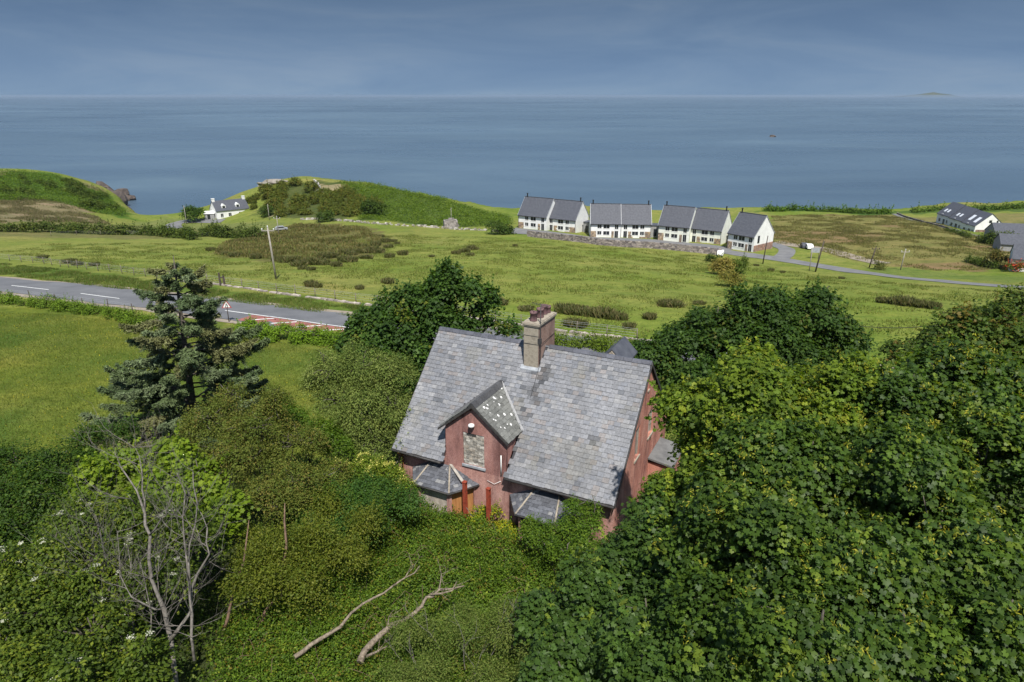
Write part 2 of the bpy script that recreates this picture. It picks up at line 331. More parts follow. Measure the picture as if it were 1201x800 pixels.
def crown(parent, lobes, n, size, tpl, cols, per=26, clump=.34, up=.9, outw=.5, jit=.5, mat='leaf', low=-.45, shell=.16, name='crown', var=.18, flat=.55, zmin=None, bough=None, shoots=.09, sep=3.1):
    c, d = clusters(lobes, n // per, low, shell, bough=bough, sep=sep); k = len(c); n = k * per
    if zmin is not None: c[:, 2] = np.maximum(c[:, 2], zf(c[:, 0], c[:, 1]) + zmin)
    cc = pick_cols(cols, k) * WARM * rng.uniform(1 - var, 1 + var, (k, 1)); ci = np.repeat(np.arange(k), per)
    off = rng.normal(0, clump, (n, 3)); off[:, 2] *= flat
    pos = c[ci] + off - np.array([0, 0, 1]) * (np.sum(off[:, :2] ** 2, 1) * .35 / max(clump, .1))[:, None]
    nn = nrm(np.array([0, 0, up]) + d[ci] * outw + rng.normal(0, jit, (n, 3)))
    ax = nrm(off * np.array([1, 1, .3]) + d[ci] * .15 + rng.normal(0, .25, (n, 3)) * clump + np.array([0, 0, -.3 * clump]))
    col = cc[ci] * rng.uniform(1 - var, 1 + var, (n, 1)); sz = size * rng.uniform(.6, 1.25, n)
    ns = int(k * shoots)                       # leafy shoots standing proud of the boughs
    if ns:
        si = rng.choice(k, ns); per2 = 14; q = np.repeat(np.arange(ns), per2); tt = np.tile(np.linspace(0, 1, per2), ns); sdir = nrm(d[si] * .8 + np.array([0, 0, .9]) + rng.normal(0, .35, (ns, 3))); sl_ = rng.uniform(1.6, 3.6, ns) * max(clump, .16)
        p2 = c[si][q] + sdir[q] * (tt * sl_[q])[:, None] + rng.normal(0, .12 * clump + .02, (ns * per2, 3)); pos = np.vstack([pos, p2]); nn = np.vstack([nn, nrm(rng.normal(0, .7, (ns * per2, 3)) + np.array([0, -.1, .8]))]); ax = np.vstack([ax, nrm(sdir[q] * .3 + rng.normal(0, .7, (ns * per2, 3)))])
        col = np.vstack([col, cc[si][q] * rng.uniform(.95, 1.35, (ns * per2, 1))]); sz = np.concatenate([sz, size * rng.uniform(.5, 1.0, ns * per2)])
    loc = np.array(parent.location) if parent is not None else np.zeros(3)
    return link(name, leaves_mesh(name, pos - loc, nn, ax, sz, col, tpl), mat, parent), c
def limbs(parent, base, lobes, cpts, r0, mat='bark', twigs=120, name='trunk', lean=(0, 0)):
    mb = MB(tuple(parent.location)); top = np.mean([l[0] for l in lobes], axis=0); b = np.array(base, float); fork = b + (top - b) * .45 + np.array([*lean, 0])
    mb.tube([b - np.array([0, 0, .3]), b + (fork - b) * .5 + rng.normal(0, .1, 3), fork], [r0 * 1.25, r0, r0 * .8], 9)
    for c, r in lobes:
        c = np.array(c); m = fork + (c - fork) * .5 + rng.normal(0, .25, 3); mb.tube([fork, m, c, c + rng.normal(0, .3, 3) + np.array([0, 0, r * .5])], [r0 * .55, r0 * .4, r0 * .2, .02], 6)
    L = np.array([l[0] for l in lobes])
    for p in cpts[rng.choice(len(cpts), min(twigs, len(cpts)), replace=False)]:
        c = L[np.argmin(np.linalg.norm(L - p, axis=1))]; mb.tube([c, c + (p - c) * .55 + rng.normal(0, .12, 3), p], [.045, .028, .008], 4)
    return mb.build(name, mat, parent)
def tree(name, label, cat, base_xy, lobespec, n, size, tpl, cols, r0=.25, group=None, twigs=120, bark='bark', **kw):
    lobes = [(P(u, v, y), r) for u, v, y, r in lobespec]
    if base_xy is None: m = np.mean([l[0] for l in lobes], axis=0); base_xy = (m[0], m[1])
    z = z1(*base_xy); root = thing(name, label, cat, (base_xy[0], base_xy[1], z), 0, group)
    cr, c = crown(root, lobes, n, size, tpl, cols, **kw)
    if r0: limbs(root, (base_xy[0], base_xy[1], z), lobes, c, r0, bark, twigs, 'trunk' if cat == 'tree' else 'stems')
    return root, c, lobes
def copy_tree(o, parent=None):
    c = o.copy(); COL.objects.link(c)
    if parent is not None: c.parent = parent
    for ch in o.children: copy_tree(ch, c)
    return c

# ================================================================== GROUND, SEA
xs = np.unique(np.concatenate([np.arange(-40, 40.1, .8), np.arange(-340, 340.1, 2.0)])); ys = np.unique(np.concatenate([np.arange(-40, 10, 3.), np.arange(10, 72, .8), np.arange(72, 215, 1.3), np.arange(215, 400, 1.6)]))
X, Y = np.meshgrid(xs, ys); Z = zf(X, Y); nx, ny = len(xs), len(ys)
idx = np.arange(nx * ny).reshape(ny, nx); Q = np.stack([idx[:-1, :-1], idx[:-1, 1:], idx[1:, 1:], idx[1:, :-1]], -1).reshape(-1, 4)
x, y = X.ravel(), Y.ravel(); jx = x + (vnoise(x, y, 4, 21) - .5) * 5; jy = y + (vnoise(x, y, 5, 22) - .5) * 8
C = np.tile(np.array([.142, .17, .034]), (len(x), 1))                         # pasture
def paint(mask, c, a=1.0): C[mask] = C[mask] * (1 - a) + np.array(c) * a
n20 = vnoise(x, y, 22, 5); n7 = vnoise(x, y, 7, 6)
tan = np.clip((vnoise(x, y * .5, 30, 15) + .5 * vnoise(x, y, 9, 16) - .85) * 3, 0, 1)[:, None]; C = C * (1 - tan * .45) + np.array([.2, .17, .06]) * tan * .45; C += (n20[:, None] - .5) * np.array([.05, .02, .02]) + (n7[:, None] - .5) * np.array([.03, .02, .01])
meadow = gpoly((-80, 352), (60, 356), (200, 372), (330, 395), (400, 412), (440, 440), (420, 520), (250, 560), (-150, 620), (-300, 420))
paint(inpoly(jx, jy, meadow), (.098, .125, .02)); 
mm = inpoly(jx, jy, meadow); C[mm] += (vnoise(x, y, 6, 31)[mm][:, None] - .5) * np.array([.08, .05, .008]) + (vnoise(x, y, 2.2, 32)[mm][:, None] - .5) * np.array([.05, .04, .008])
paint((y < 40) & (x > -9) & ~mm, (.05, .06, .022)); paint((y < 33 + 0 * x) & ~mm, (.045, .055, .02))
paint(inpoly(jx, jy, gpoly((-20, 277), (310, 277), (350, 268), (300, 262), (190, 264), (-20, 262))), (.11, .11, .04), .8)
paint(inpoly(jx, jy, gpoly((-60, 262), (120, 262), (80, 236), (-60, 236))), (.16, .135, .075))
paint(inpoly(jx, jy, gpoly((-60, 236), (60, 236), (110, 250), (160, 256), (140, 240), (122, 224), (80, 210), (0, 200), (-60, 198))), (.06, .11, .016))
paint(inpoly(jx, jy, gpoly((-60, 206), (-20, 200), (20, 201), (10, 206))), (.2, .16, .08), .8); paint(inpoly(jx, jy, gpoly((80, 211), (118, 221), (125, 226), (90, 219))), (.2, .15, .09), .8)
paint(inpoly(jx, jy, gpoly((150, 262), (190, 255), (260, 262), (330, 262), (350, 275), (200, 268))), (.13, .15, .045), .9)
hillA = gpoly((285, 222), (330, 214), (395, 213), (440, 245), (400, 258), (330, 256), (300, 246)); hillB = gpoly((395, 213), (440, 217), (520, 234), (598, 254), (600, 264), (520, 266), (420, 258), (430, 240))
paint(inpoly(jx, jy, hillA), (.06, .075, .022)); paint(inpoly(jx, jy, hillB), (.07, .105, .025)); paint(inpoly(jx, jy, gpoly((370, 216), (410, 217), (425, 223), (372, 226))), (.22, .18, .11)); paint(inpoly(jx, jy, gpoly((308, 216), (325, 211), (350, 213), (330, 218))), (.24, .2, .13))
paint(inpoly(jx, jy, gpoly((250, 300), (260, 285), (345, 262), (430, 266), (465, 282), (440, 300), (350, 308))), (.11, .1, .035), .9)
rightmoor = gpoly((905, 285), (905, 252), (1050, 252), (1100, 262), (1170, 285), (1201, 315), (1100, 318), (1000, 305), (950, 292))
paint(inpoly(jx, jy, rightmoor), (.15, .14, .045)); rm = inpoly(jx, jy, rightmoor) & (vnoise(x, y, 16, 41) > .55); paint(rm, (.17, .115, .06), .75)
paint(inpoly(jx, jy, gpoly((880, 252), (905, 243), (1050, 248.5), (1050, 252), (905, 247.5))), (.05, .1, .02)); paint(inpoly(jx, jy, gpoly((1060, 256), (1200, 250), (1201, 243), (1260, 243), (1260, 268), (1100, 262))), (.15, .14, .05))
paint(inpoly(jx, jy, gpoly((1040, 250), (1100, 244), (1201, 240.5), (1260, 240.5), (1260, 246), (1060, 252))), (.06, .1, .02)); paint(inpoly(jx, jy, gpoly((1000, 318), (1201, 332), (1260, 336), (1260, 329), (1201, 326), (1050, 314))), (.11, .145, .032))
paint(inpoly(jx, jy, gpoly((-40, 318), (100, 330), (430, 374), (740, 405), (745, 397), (430, 358), (200, 332), (-40, 305))), (.085, .125, .02))
yc = np.interp(x, coast[:, 0], coast[:, 1]); cl = (y > yc + 4); paint(cl, (.13, .1, .075), .85)
gm = np_mesh('ground', np.stack([x, y, Z.ravel()], 1), Q, np.clip(C, .01, 1)); gm.polygons.foreach_set('use_smooth', [True] * len(gm.polygons))
tag(link('ground', gm, 'ground'), kind='structure')

SEA = -42.0
def sea():
    m, t, o = nt('sea_water'); p = N(t, 'BsdfPrincipled', Roughness=.12); p.inputs['IOR'].default_value = 1.33
    big = noise(t, .004, 5, .6, (.6, 1.5, 1), 1.2); b2 = noise(t, .0007, 4, .6, (.8, 1.2, 1), 1.0)
    r = ramp(t, big.outputs['Fac'], [(.3, (.054, .09, .128)), (.55, (.068, .108, .148)), (.75, (.085, .13, .168))]); r2 = ramp(t, b2.outputs['Fac'], [(.35, (.74, .77, .8)), (.62, (1.25, 1.21, 1.16))])
    t.links.new(mix(t, r.outputs[0], r2.outputs[0], 1, 'MULTIPLY'), p.inputs['Base Color'])
    rr = ramp(t, big.outputs['Fac'], [(.3, (.22,) * 3), (.7, (.4,) * 3)]); t.links.new(rr.outputs[0], p.inputs['Roughness'])
    w = noise(t, .35, 6, .65, (1, 1.8, 1)); w2 = noise(t, .03, 4, .6, (1, 1.8, 1))
    add = N(t, 'Math', _operation='ADD'); t.links.new(w.outputs['Fac'], add.inputs[0]); t.links.new(w2.outputs['Fac'], add.inputs[1])
    t.links.new(bump(t, add.outputs[0], .55, .9), p.inputs['Normal']); t.links.new(p.outputs[0], o.inputs[0]); M['sea'] = m
    mb = MB(); mb.quad((-60000, 100, SEA), (60000, 100, SEA), (60000, 90000, SEA), (-60000, 90000, SEA)); tag(mb.build('sea', 'sea'), kind='structure')
sea()
mb = MB(); D = 30000.; s = D / (F / math.cos(PITCH)) ; cx = (1101 - 600.5) * s
prof = [(-1, 0), (-.8, 60), (-.45, 75), (-.2, 130), (.05, 170), (.3, 120), (.6, 90), (.85, 40), (1, 0)]
for (a, ha), (b, hb) in zip(prof[:-1], prof[1:]):
    w = 34 * s; r0, r1 = (cx + a * w, D), (cx + b * w, D)
    mb.quad((*r0, SEA - 2), (*r1, SEA - 2), (r1[0], D + 500, SEA + hb + 20), (r0[0], D + 500, SEA + ha + 20)); mb.quad((r0[0], D + 500, SEA + ha + 20), (r1[0], D + 500, SEA + hb + 20), (r1[0], D + 2500, SEA - 2), (r0[0], D + 2500, SEA - 2))
tag(mb.build('far_island', 'island'), kind='structure')

def strip(name, pts, w, mat, dz=.05, n_across=4, kind='structure', step=2.0, off=0.0, parent=None, edge_noise=0):
    pts = np.array(pts, float)[:, :2]; seg = np.linalg.norm(np.diff(pts, axis=0), axis=1); s = np.concatenate([[0], np.cumsum(seg)]); k = max(2, int(s[-1] / step))
    q = np.linspace(0, s[-1], k); cxs = np.interp(q, s, pts[:, 0]); cys = np.interp(q, s, pts[:, 1])
    for _ in range(6): cxs[1:-1] = (cxs[:-2] + 2 * cxs[1:-1] + cxs[2:]) / 4; cys[1:-1] = (cys[:-2] + 2 * cys[1:-1] + cys[2:]) / 4
    tx = np.gradient(cxs); ty = np.gradient(cys); l = np.hypot(tx, ty); nxn, nyn = -ty / l, tx / l
    a = np.linspace(-w / 2, w / 2, n_across + 1) + off; en = (vnoise(q, q * 0, 1.5, 9) - .5)[:, None] * edge_noise * np.sign(a)[None]
    GX = cxs[:, None] + nxn[:, None] * (a[None] + en); GY = cys[:, None] + nyn[:, None] * (a[None] + en); GZ = zf(GX, GY) + dz
    id_ = np.arange(GX.size).reshape(GX.shape); Fc = np.stack([id_[:-1, :-1], id_[1:, :-1], id_[1:, 1:], id_[:-1, 1:]], -1).reshape(-1, 4)[:, ::-1]
    me = np_mesh(name, np.stack([GX.ravel(), GY.ravel(), GZ.ravel()], 1), Fc, np.ones((GX.size, 3))); o = link(name, me, mat, parent)
    if kind: tag(o, kind=kind)
    return o, np.stack([cxs, cys], 1), np.stack([nxn, nyn], 1)
road_px = [(-130, 322), (-60, 328), (0, 333), (100, 343), (200, 354), (300, 367), (400, 381), (560, 397), (740, 412)]
rp = [gp(*p)[:2] for p in road_px]; rp += [rp[-1] + (rp[-1] - rp[-2]) * k for k in (1, 2, 4)]
strip('road_verge', rp, 9.2, 'verge_grit', .04, 4, edge_noise=.6); _, rc, rn = strip('main_road', rp, 7.4, 'asphalt', .075, 4, step=1.0, edge_noise=.25)
pm = MB(); rm_ = MB()
def rpt(i, a, dz=.09): i = min(max(i, 0), len(rc) - 1); p = rc[i] + rn[i] * a; return (p[0], p[1], z1(*p) + dz + .012)
ri = lambda u, v: int(np.argmin(np.linalg.norm(rc - gp(u, v)[:2], axis=1)))
i0 = ri(0, 333); i1 = ri(322, 370); i2 = ri(412, 383)
for i in range(max(0, i0 - 8), i1, 11): pm.quad(rpt(i, -1.0), rpt(i + 6, -1.0), rpt(i + 6, -.84), rpt(i, -.84))
for a in range(i1, i2):
    pm.quad(rpt(a, -.95), rpt(a + 1, -.95), rpt(a + 1, -.8), rpt(a, -.8))
rm_.poly([rpt(a, -3.45, .08) for a in range(i1 - 2, i2 + 2)] + [rpt(a, -1.1, .08) for a in range(i2 + 1, i1 - 3, -1)])
for a in range(i1 - 1, i2, 3): pm.quad(rpt(a, -3.2), rpt(a + 2, -1.5), rpt(a + 2.0.__int__(), -1.2), rpt(a, -2.9))
tag(rm_.build('red_road_surfacing', 'red_paint'), kind='structure'); tag(pm.build('road_markings', 'road_paint'), kind='structure')
strip('access_road', [gp(*p) for p in ((1300, 345), (1201, 338), (1120, 331.5), (1040, 323.5), (975, 314.5), (935, 307.5), (905, 302.5), (870, 298.5), (848, 294.5), (770, 286.5), (690, 283.0), (640, 276.5), (600, 270.5))], 5.0, 'pale_tarmac', .08, 4)
strip('forecourt', [gp(*p) for p in ((598, 269.2), (640, 273.5), (676, 278.2), (692, 281.2), (763, 282.2), (772, 283.2), (845, 291.3), (856, 293.5))], 7.0, 'pale_tarmac', .06, 4)
strip('side_lane', [gp(*p) for p in ((915, 303), (925, 297), (922, 291), (908, 286), (895, 284))], 4.0, 'pale_tarmac', .09, 4)
strip('gravel_path', [gp(*p) for p in ((910, 284), (945, 289), (985, 297), (1020, 306), (1035, 309.5))], 4.5, 'verge_grit', .08, 3)
strip('cottage_drive', [gp(*p) for p in ((205, 268), (202, 262), (215, 259), (245, 260), (262, 259))], 5.5, 'pale_tarmac', .1, 4); strip('cliff_track', [gp(*p) for p in ((1050, 251), (1075, 259), (1100, 265), (1130, 273), (1165, 283))], 3.0, 'pale_tarmac', .1, 3)

# ================================================================== DERELICT HOUSE
HO = np.array([1.42, 33.95, -1.0]); HA = R(-26.02); ho = (0, 0, -1.0)
house = thing('derelict_house', 'derelict pink rendered house with grey slate roof, boarded windows and one tall chimney', 'house', HO, HA)
ZR, YF, XG = 7.83, -4.78, 6.02
def slates(mb, o, ud, vd, ul, vl, w, g, keep=None, colf=None, miss=None):
    o = np.array(o, float); ud = np.array(ud, float); vd = np.array(vd, float); nd = np.cross(ud, vd); nr = int(math.ceil(vl / g))
    for r in range(nr):
        u = -w * .5 * (r % 2) - random.random() * .02
        while u < ul:
            ww = w * random.uniform(.97, 1.03) if random.random() > .1 else w * random.uniform(.75, 1.2); a, b = max(u, 0), min(u + ww - .007, ul); v0 = r * g; v1 = min(v0 + g * 1.25, vl); uc = (a + b) / 2; vc = v0 + g / 2; u += ww
            if b - a < .04 or (keep and not keep(uc, vc)): continue
            if miss and miss(uc, vc): continue
            l0 = .028 + random.uniform(-.004, .014); l1 = .004; s = random.uniform(-.012, .012); v0 += random.uniform(-.014, .012); c = colf(uc, vc)
            pt = lambda uu, vv, h: o + ud * uu + vd * vv + nd * h
            p = [pt(a, v0 + s, l0), pt(b, v0 - s, l0), pt(b, v1, l1), pt(a, v1, l1)]; q = [pt(a, v0 + s, l0 - .016), pt(b, v0 - s, l0 - .016), pt(b, v1, l1 - .01), pt(a, v1, l1 - .01)]
            mb.quad(*p, c); mb.quad(q[0], q[1], p[1], p[0], tuple(np.multiply(c, .9))); mb.quad(q[1], q[2], p[2], p[1], c); mb.quad(q[3], q[0], p[0], p[3], c)
def slate_col(uc, vc, dark=0):
    t = random.random(); b = (.178, .181, .192) if t < .62 else (.21, .21, .214) if t < .76 else (.186, .173, .169) if t < .84 else (.16, .166, .182) if t < .96 else (.12, .126, .138)
    return tuple(np.array(b) * .93 * random.uniform(.88, 1.12) * (1 - dark))
S2 = math.sqrt(.5); EL = 7.32; X0 = -6.1
DX, DZ = -1.36, 6.08; DSL = .84   # dormer ridge x, z, roof slope
dz_at = lambda x: DZ - DSL * abs(x - DX)
def keep(uc, vc):
    x = X0 + uc; yy = -EL * S2 + vc * S2; zz = ZR + yy
    if -3.06 < x < .56 and zz < dz_at(x) + .02: return False
    if -.42 < x < .43 and -1.02 < yy: return False
    return True
def fcol(uc, vc):
    x = X0 + uc; yy = -EL * S2 + vc * S2; d = 0
    k = abs(x - (.55 + (yy + 1.5) * .09 + .12 * math.sin(yy * 4)))
    if yy < -.8 and k < (.55 if yy > -2.4 else .32) and random.random() < (.6 if yy > -2.4 else .5): d = random.uniform(.25, .6)
    if abs(x - (.45)) < .4 and yy < -3.4 and random.random() < .3: d = .5
    if abs(x - 4.35) < .2 and abs(yy + 3.2) < .2: d = .45
    c = np.array(slate_col(uc, vc, d))
    n1 = float(vnoise(x, yy, 1.4, 55)); n2 = float(vnoise(x, yy * .35, .5, 57)); n3 = float(vnoise(x, yy, .9, 58)); c = c * (.82 + .3 * n1 + .12 * n2)
    if n3 > .72: c = c * .75 + np.array([.075, .07, .05]) * (n3 - .3)
    return tuple(c)
mb = MB(ho); slates(mb, (X0, -EL * S2, ZR - EL * S2), (1, 0, 0), (0, S2, S2), 12.2, EL - .03, .31, .232, keep, fcol)
slates(mb, (6.1, EL * S2, ZR - EL * S2), (-1, 0, 0), (0, -S2, S2), 12.2, EL - .03, .335, .232, None, slate_col)
roof = mb.build('roof', 'slate', house)
mb = MB(ho); e = .03   # deck under the slates, kept clear of the dormer opening
def deckquad(x0, x1, y0, y1, sg=1): mb.hexa([(x0, y0, ZR - abs(y0) - .12), (x1, y0, ZR - abs(y0) - .12), (x1, y1, ZR - abs(y1) - .12), (x0, y1, ZR - abs(y1) - .12), (x0, y0, ZR - abs(y0) - .012), (x1, y0, ZR - abs(y0) - .012), (x1, y1, ZR - abs(y1) - .012), (x0, y1, ZR - abs(y1) - .012)])
deckquad(X0 + .01, -3.06, -5.16, -.01); deckquad(.56, 6.09, -5.16, -.01); deckquad(-3.06, .56, -3.35, -.01); mb.hexa([(X0 + .01, .01, ZR - .13), (6.09, .01, ZR - .13), (6.09, 5.16, ZR - 5.28), (X0 + .01, 5.16, ZR - 5.28), (X0 + .01, .01, ZR - .022), (6.09, .01, ZR - .022), (6.09, 5.16, ZR - 5.172), (X0 + .01, 5.16, ZR - 5.172)])
mb.build('roof_deck', 'deck', roof)
mb = MB(ho); xx = X0 - .02; done = False
while xx < 6.1:
    w = min(.45, 6.12 - xx)
    if not (-.62 < xx + w / 2 < .62):
        c = tuple(np.array((.085, .088, .105)) * random.uniform(.8, 1.25)); h = random.uniform(-.008, .01)
        mb.prism([(xx, -.17, ZR - .1 + h), (xx, -.06, ZR + .045 + h), (xx, .06, ZR + .045 + h), (xx, .17, ZR - .1 + h)], (w - .008, 0, 0), c)
    elif not done: mb.build('ridge_tiles', 'slate', roof); mb = MB(ho); done = True
    xx += w
mb.build('ridge_tiles', 'slate', roof)
mb = MB(ho)
for x0, x1 in ((X0 - .02, -3.08), (.56, 6.12)):
    mb = MB(ho); mb.tube([(x0, -5.26, 2.62), (x1, -5.26, 2.6)], .055, 8); mb.box(x0, x1, -5.2, -5.17, 2.54, 2.66); mb.build('gutter', 'gutter', roof)
for sx in (1, -1):      # verge boards
    mb = MB(ho)
    for sy in (-1, 1):
        x = sx * 6.12; p = [(x, 0, ZR - .02), (x, 0, ZR - .2), (x, sy * 5.15, ZR - 5.35), (x, sy * 5.15, ZR - 5.17)]; mb.prism(p, (sx * .03, 0, 0))
    mb.build('verge_board', 'gutter', roof)
# walls
dl0, dr0 = -2.98, .5; mb = MB(ho); fw = lambda a, b, d: (a, YF + d, b)
mb.wall([(-XG, -1.3), (XG, -1.3), (XG, 2.93), (dr0, 2.93), (dr0, 2.36), (dl0, 2.36), (dl0, 2.93), (-XG, 2.93)], [], fw, .25)
mb.quad((-XG, -YF, -1.3), (XG, -YF, -1.3), (XG, -YF, 2.93), (-XG, -YF, 2.93))
mb.build('wall', 'pink', house)
mb = MB(ho); gz = lambda yy: ZR - .14 - abs(yy)
H1 = [(.35, 3.3), (1.45, 3.3), (1.45, 4.95), (.35, 4.95)]; H2 = [(-1.95, 2.3), (-1.05, 2.3), (-1.05, 3.9), (-1.95, 3.9)]; H3 = [(-.1, 6.3), (.14, 6.3), (.14, 6.8), (-.1, 6.8)]
H1 = [(.55, 3.35), (1.5, 3.35), (1.5, 4.85), (.55, 4.85)]; H2 = [(-1.85, 3.2), (-1.0, 3.2), (-1.0, 4.9), (-1.85, 4.9)]; H3 = [(-.1, 6.35), (.1, 6.35), (.1, 6.8), (-.1, 6.8)]
gout = [(YF, -1.3), (-YF, -1.3), (-YF, gz(YF)), (0, gz(0)), (YF, gz(YF))]
mb.wall(gout, [H1, H2, H3], lambda a, b, d: (XG - d, a, b), .16)
mb.build('gable_wall', 'gable_red', house); mb = MB(ho)
mb.wall([(-a, b) for a, b in gout], [], lambda a, b, d: (-XG + d, -a * -1, b), .16)
mb.build('gable_wall', 'gable_red', house)
for h, m in ((H1, 'blocks'), (H2, 'blocks'), (H3, 'dark')):
    mb = MB(ho); (a0, b0), (a1, b1) = h[0], h[2]; mb.quad((XG - .15, a0, b0), (XG - .15, a1, b0), (XG - .15, a1, b1), (XG - .15, a0, b1)); w = mb.build('window', m, house)
    mb = MB(ho); mb.box(XG - .1, XG + .06, a0 - .05, a1 + .05, b0 - .09, b0 - .003); mb.build('sill', 'cement', w)
    if m == 'blocks':
        mb = MB(ho); t = .06
        for q in ((a0 + .003, a0 + t, b0 + .003, b1 - .003), (a1 - t, a1 - .003, b0 + .003, b1 - .003), (a0 + t, a1 - t, b1 - t, b1 - .003)): mb.box(XG - .14, XG - .08, *q)
        mb.build('frame', 'pole', w)
# front gable dormer, flush with the wall below
dm = MB(ho); dl, dr = dl0, dr0; W0 = [(-1.98, 2.62), (-.78, 2.62), (-.78, 4.4), (-1.98, 4.4)]
dm.wall([(dl, 2.36), (dr, 2.36), (dr, dz_at(dr) - .1), (DX, DZ - .1), (dl, dz_at(dl) - .1)], [W0], lambda a, b, d: (a, YF + .002 * 0 + d, b), .18)
for x in (dl, dr): zt = dz_at(x) - .1; dm.poly([(x, YF, 2.93), (x, YF, zt), (x, zt - ZR, zt), (x, 2.93 - ZR, 2.93)])
dorm = dm.build('front_gable', 'brick_red', house)
mb = MB(ho); mb.quad((-1.98, YF + .06, 2.62), (-.78, YF + .06, 2.62), (-.78, YF + .06, 4.4), (-1.98, YF + .06, 4.4)); 
zz = 2.63; row = 0
while zz < 4.36:
    h_ = random.uniform(.1, .17); x = -1.97 + (0 if row % 2 else -.1)
    while x < -.8:
        ww = random.uniform(.12, .34); a_, b_ = max(x, -1.97), min(x + ww - .012, -.79)
        if b_ - a_ > .03: mb.box(a_, b_, YF + random.uniform(.015, .04), YF + .058, zz, min(zz + h_ - .012, 4.39), tuple(np.array(random.choice([(.42, .39, .34), (.34, .31, .27), (.5, .47, .42), (.27, .25, .22), (.4, .35, .29)])) * random.uniform(.8, 1.1)), 1)
        x += ww
    zz += h_; row += 1
wd = mb.build('blocked_window', ['cement', 'stone'], dorm)
mb = MB(ho); mb.box(-2.04, -.7, YF - .07, YF + .05, 2.5, 2.617); mb.build('sill', 'lead', dorm)
mb = MB(ho); mb.box(-1.8, -1.2, YF + .02, YF + .055, 4.25, 4.395); mb.build('lintel', 'gutter', dorm)
mb = MB(ho); mb.lathe((-1.42, YF - .12, 4.85), [(.05, -.02), (.14, 0), (.17, .06), (.14, .13), (.04, .16)], 10); mb.build('lamp', 'white_paint', dorm)
mb = MB(ho); dw = 2.0; ang = math.atan(DSL); ca, sa = math.cos(ang), math.sin(ang); vl = dw / ca; yfr = YF - .16
def dk(sign):
    def k(uc, vc): z = DZ - (vl - vc) * sa; return yfr + uc < z - ZR + .03
    return k
def dcol(uc, vc):
    c = np.array((.15, .152, .14)) * random.uniform(.75, 1.15); return tuple(c)
def dk2(uc, vc): z = DZ - (vl - vc) * sa; return yfr + (3.3 - uc) < z - ZR + .03
slates(mb, (DX + dw, yfr, DZ - dw * DSL), (0, 1, 0), (-ca, 0, sa), 3.3, vl, .3, .22, dk(1), dcol)
slates(mb, (DX - dw, yfr + 3.3, DZ - dw * DSL), (0, -1, 0), (ca, 0, sa), 3.3, vl, .3, .22, dk2, dcol)
pa = random.Random(4)
for k in range(22):    # pale scars where slates have flaked away
    vv = pa.uniform(.15, .9) * vl; z = DZ - (vl - vv) * sa; yb = z - ZR; uu = pa.uniform(.25, max(.4, (yb - yfr) - .15)); s = pa.uniform(.03, .085); s2 = s * pa.uniform(.6, 1.4); ud = np.array([0, 1, 0]); vd = np.array([-ca, 0, sa]); o = np.array([DX + dw, yfr, DZ - dw * DSL]) + np.cross(ud, vd) * .036
    pts = [o + ud * (uu + s * math.cos(t) * pa.uniform(.7, 1.2)) + vd * (vv + s2 * math.sin(t) * pa.uniform(.7, 1.2)) for t in np.arange(0, 6.2, .9)]; mb.poly(pts, (.75, .74, .72))
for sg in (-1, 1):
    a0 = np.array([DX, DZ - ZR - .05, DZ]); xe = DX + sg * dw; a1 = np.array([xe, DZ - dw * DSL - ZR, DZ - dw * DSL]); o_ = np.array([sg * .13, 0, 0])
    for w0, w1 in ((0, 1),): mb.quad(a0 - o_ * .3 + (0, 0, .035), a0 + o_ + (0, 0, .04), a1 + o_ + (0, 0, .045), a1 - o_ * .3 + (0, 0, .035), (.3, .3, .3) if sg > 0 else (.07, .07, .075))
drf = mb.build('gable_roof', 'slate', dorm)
mb = MB(ho)
for sx in (-1, 1):
    z0 = DZ - .02; x1 = DX + sx * (dw - .02); zb = DZ - dw * DSL + .0
    mb.prism([(DX, yfr - .03, z0), (x1, yfr - .03, zb), (x1, yfr - .03, zb - .13), (DX, yfr - .03, z0 - .16)], (0, .03, 0))
    ye = z0 - ZR; yb = zb - ZR; mb.hexa([(DX, yfr, z0 - .07), (x1, yfr, zb - .07), (x1, yb, zb - .07), (DX, ye, z0 - .07), (DX, yfr, z0 - .03), (x1, yfr, zb - .03), (x1, yb, zb - .03), (DX, ye, z0 - .03)])
mb.build('barge_board', 'gutter', dorm)
mb = MB(ho); yy = yfr - .02
while yy < DZ - ZR: mb.prism([(DX - .24, yy, DZ - .15), (DX - .06, yy, DZ + .07), (DX + .06, yy, DZ + .07), (DX + .24, yy, DZ - .15)], (0, .42, 0), tuple(np.array((.065, .065, .068)) * random.uniform(.8, 1.2))); yy += .43
mb.build('gable_ridge', 'slate', dorm)
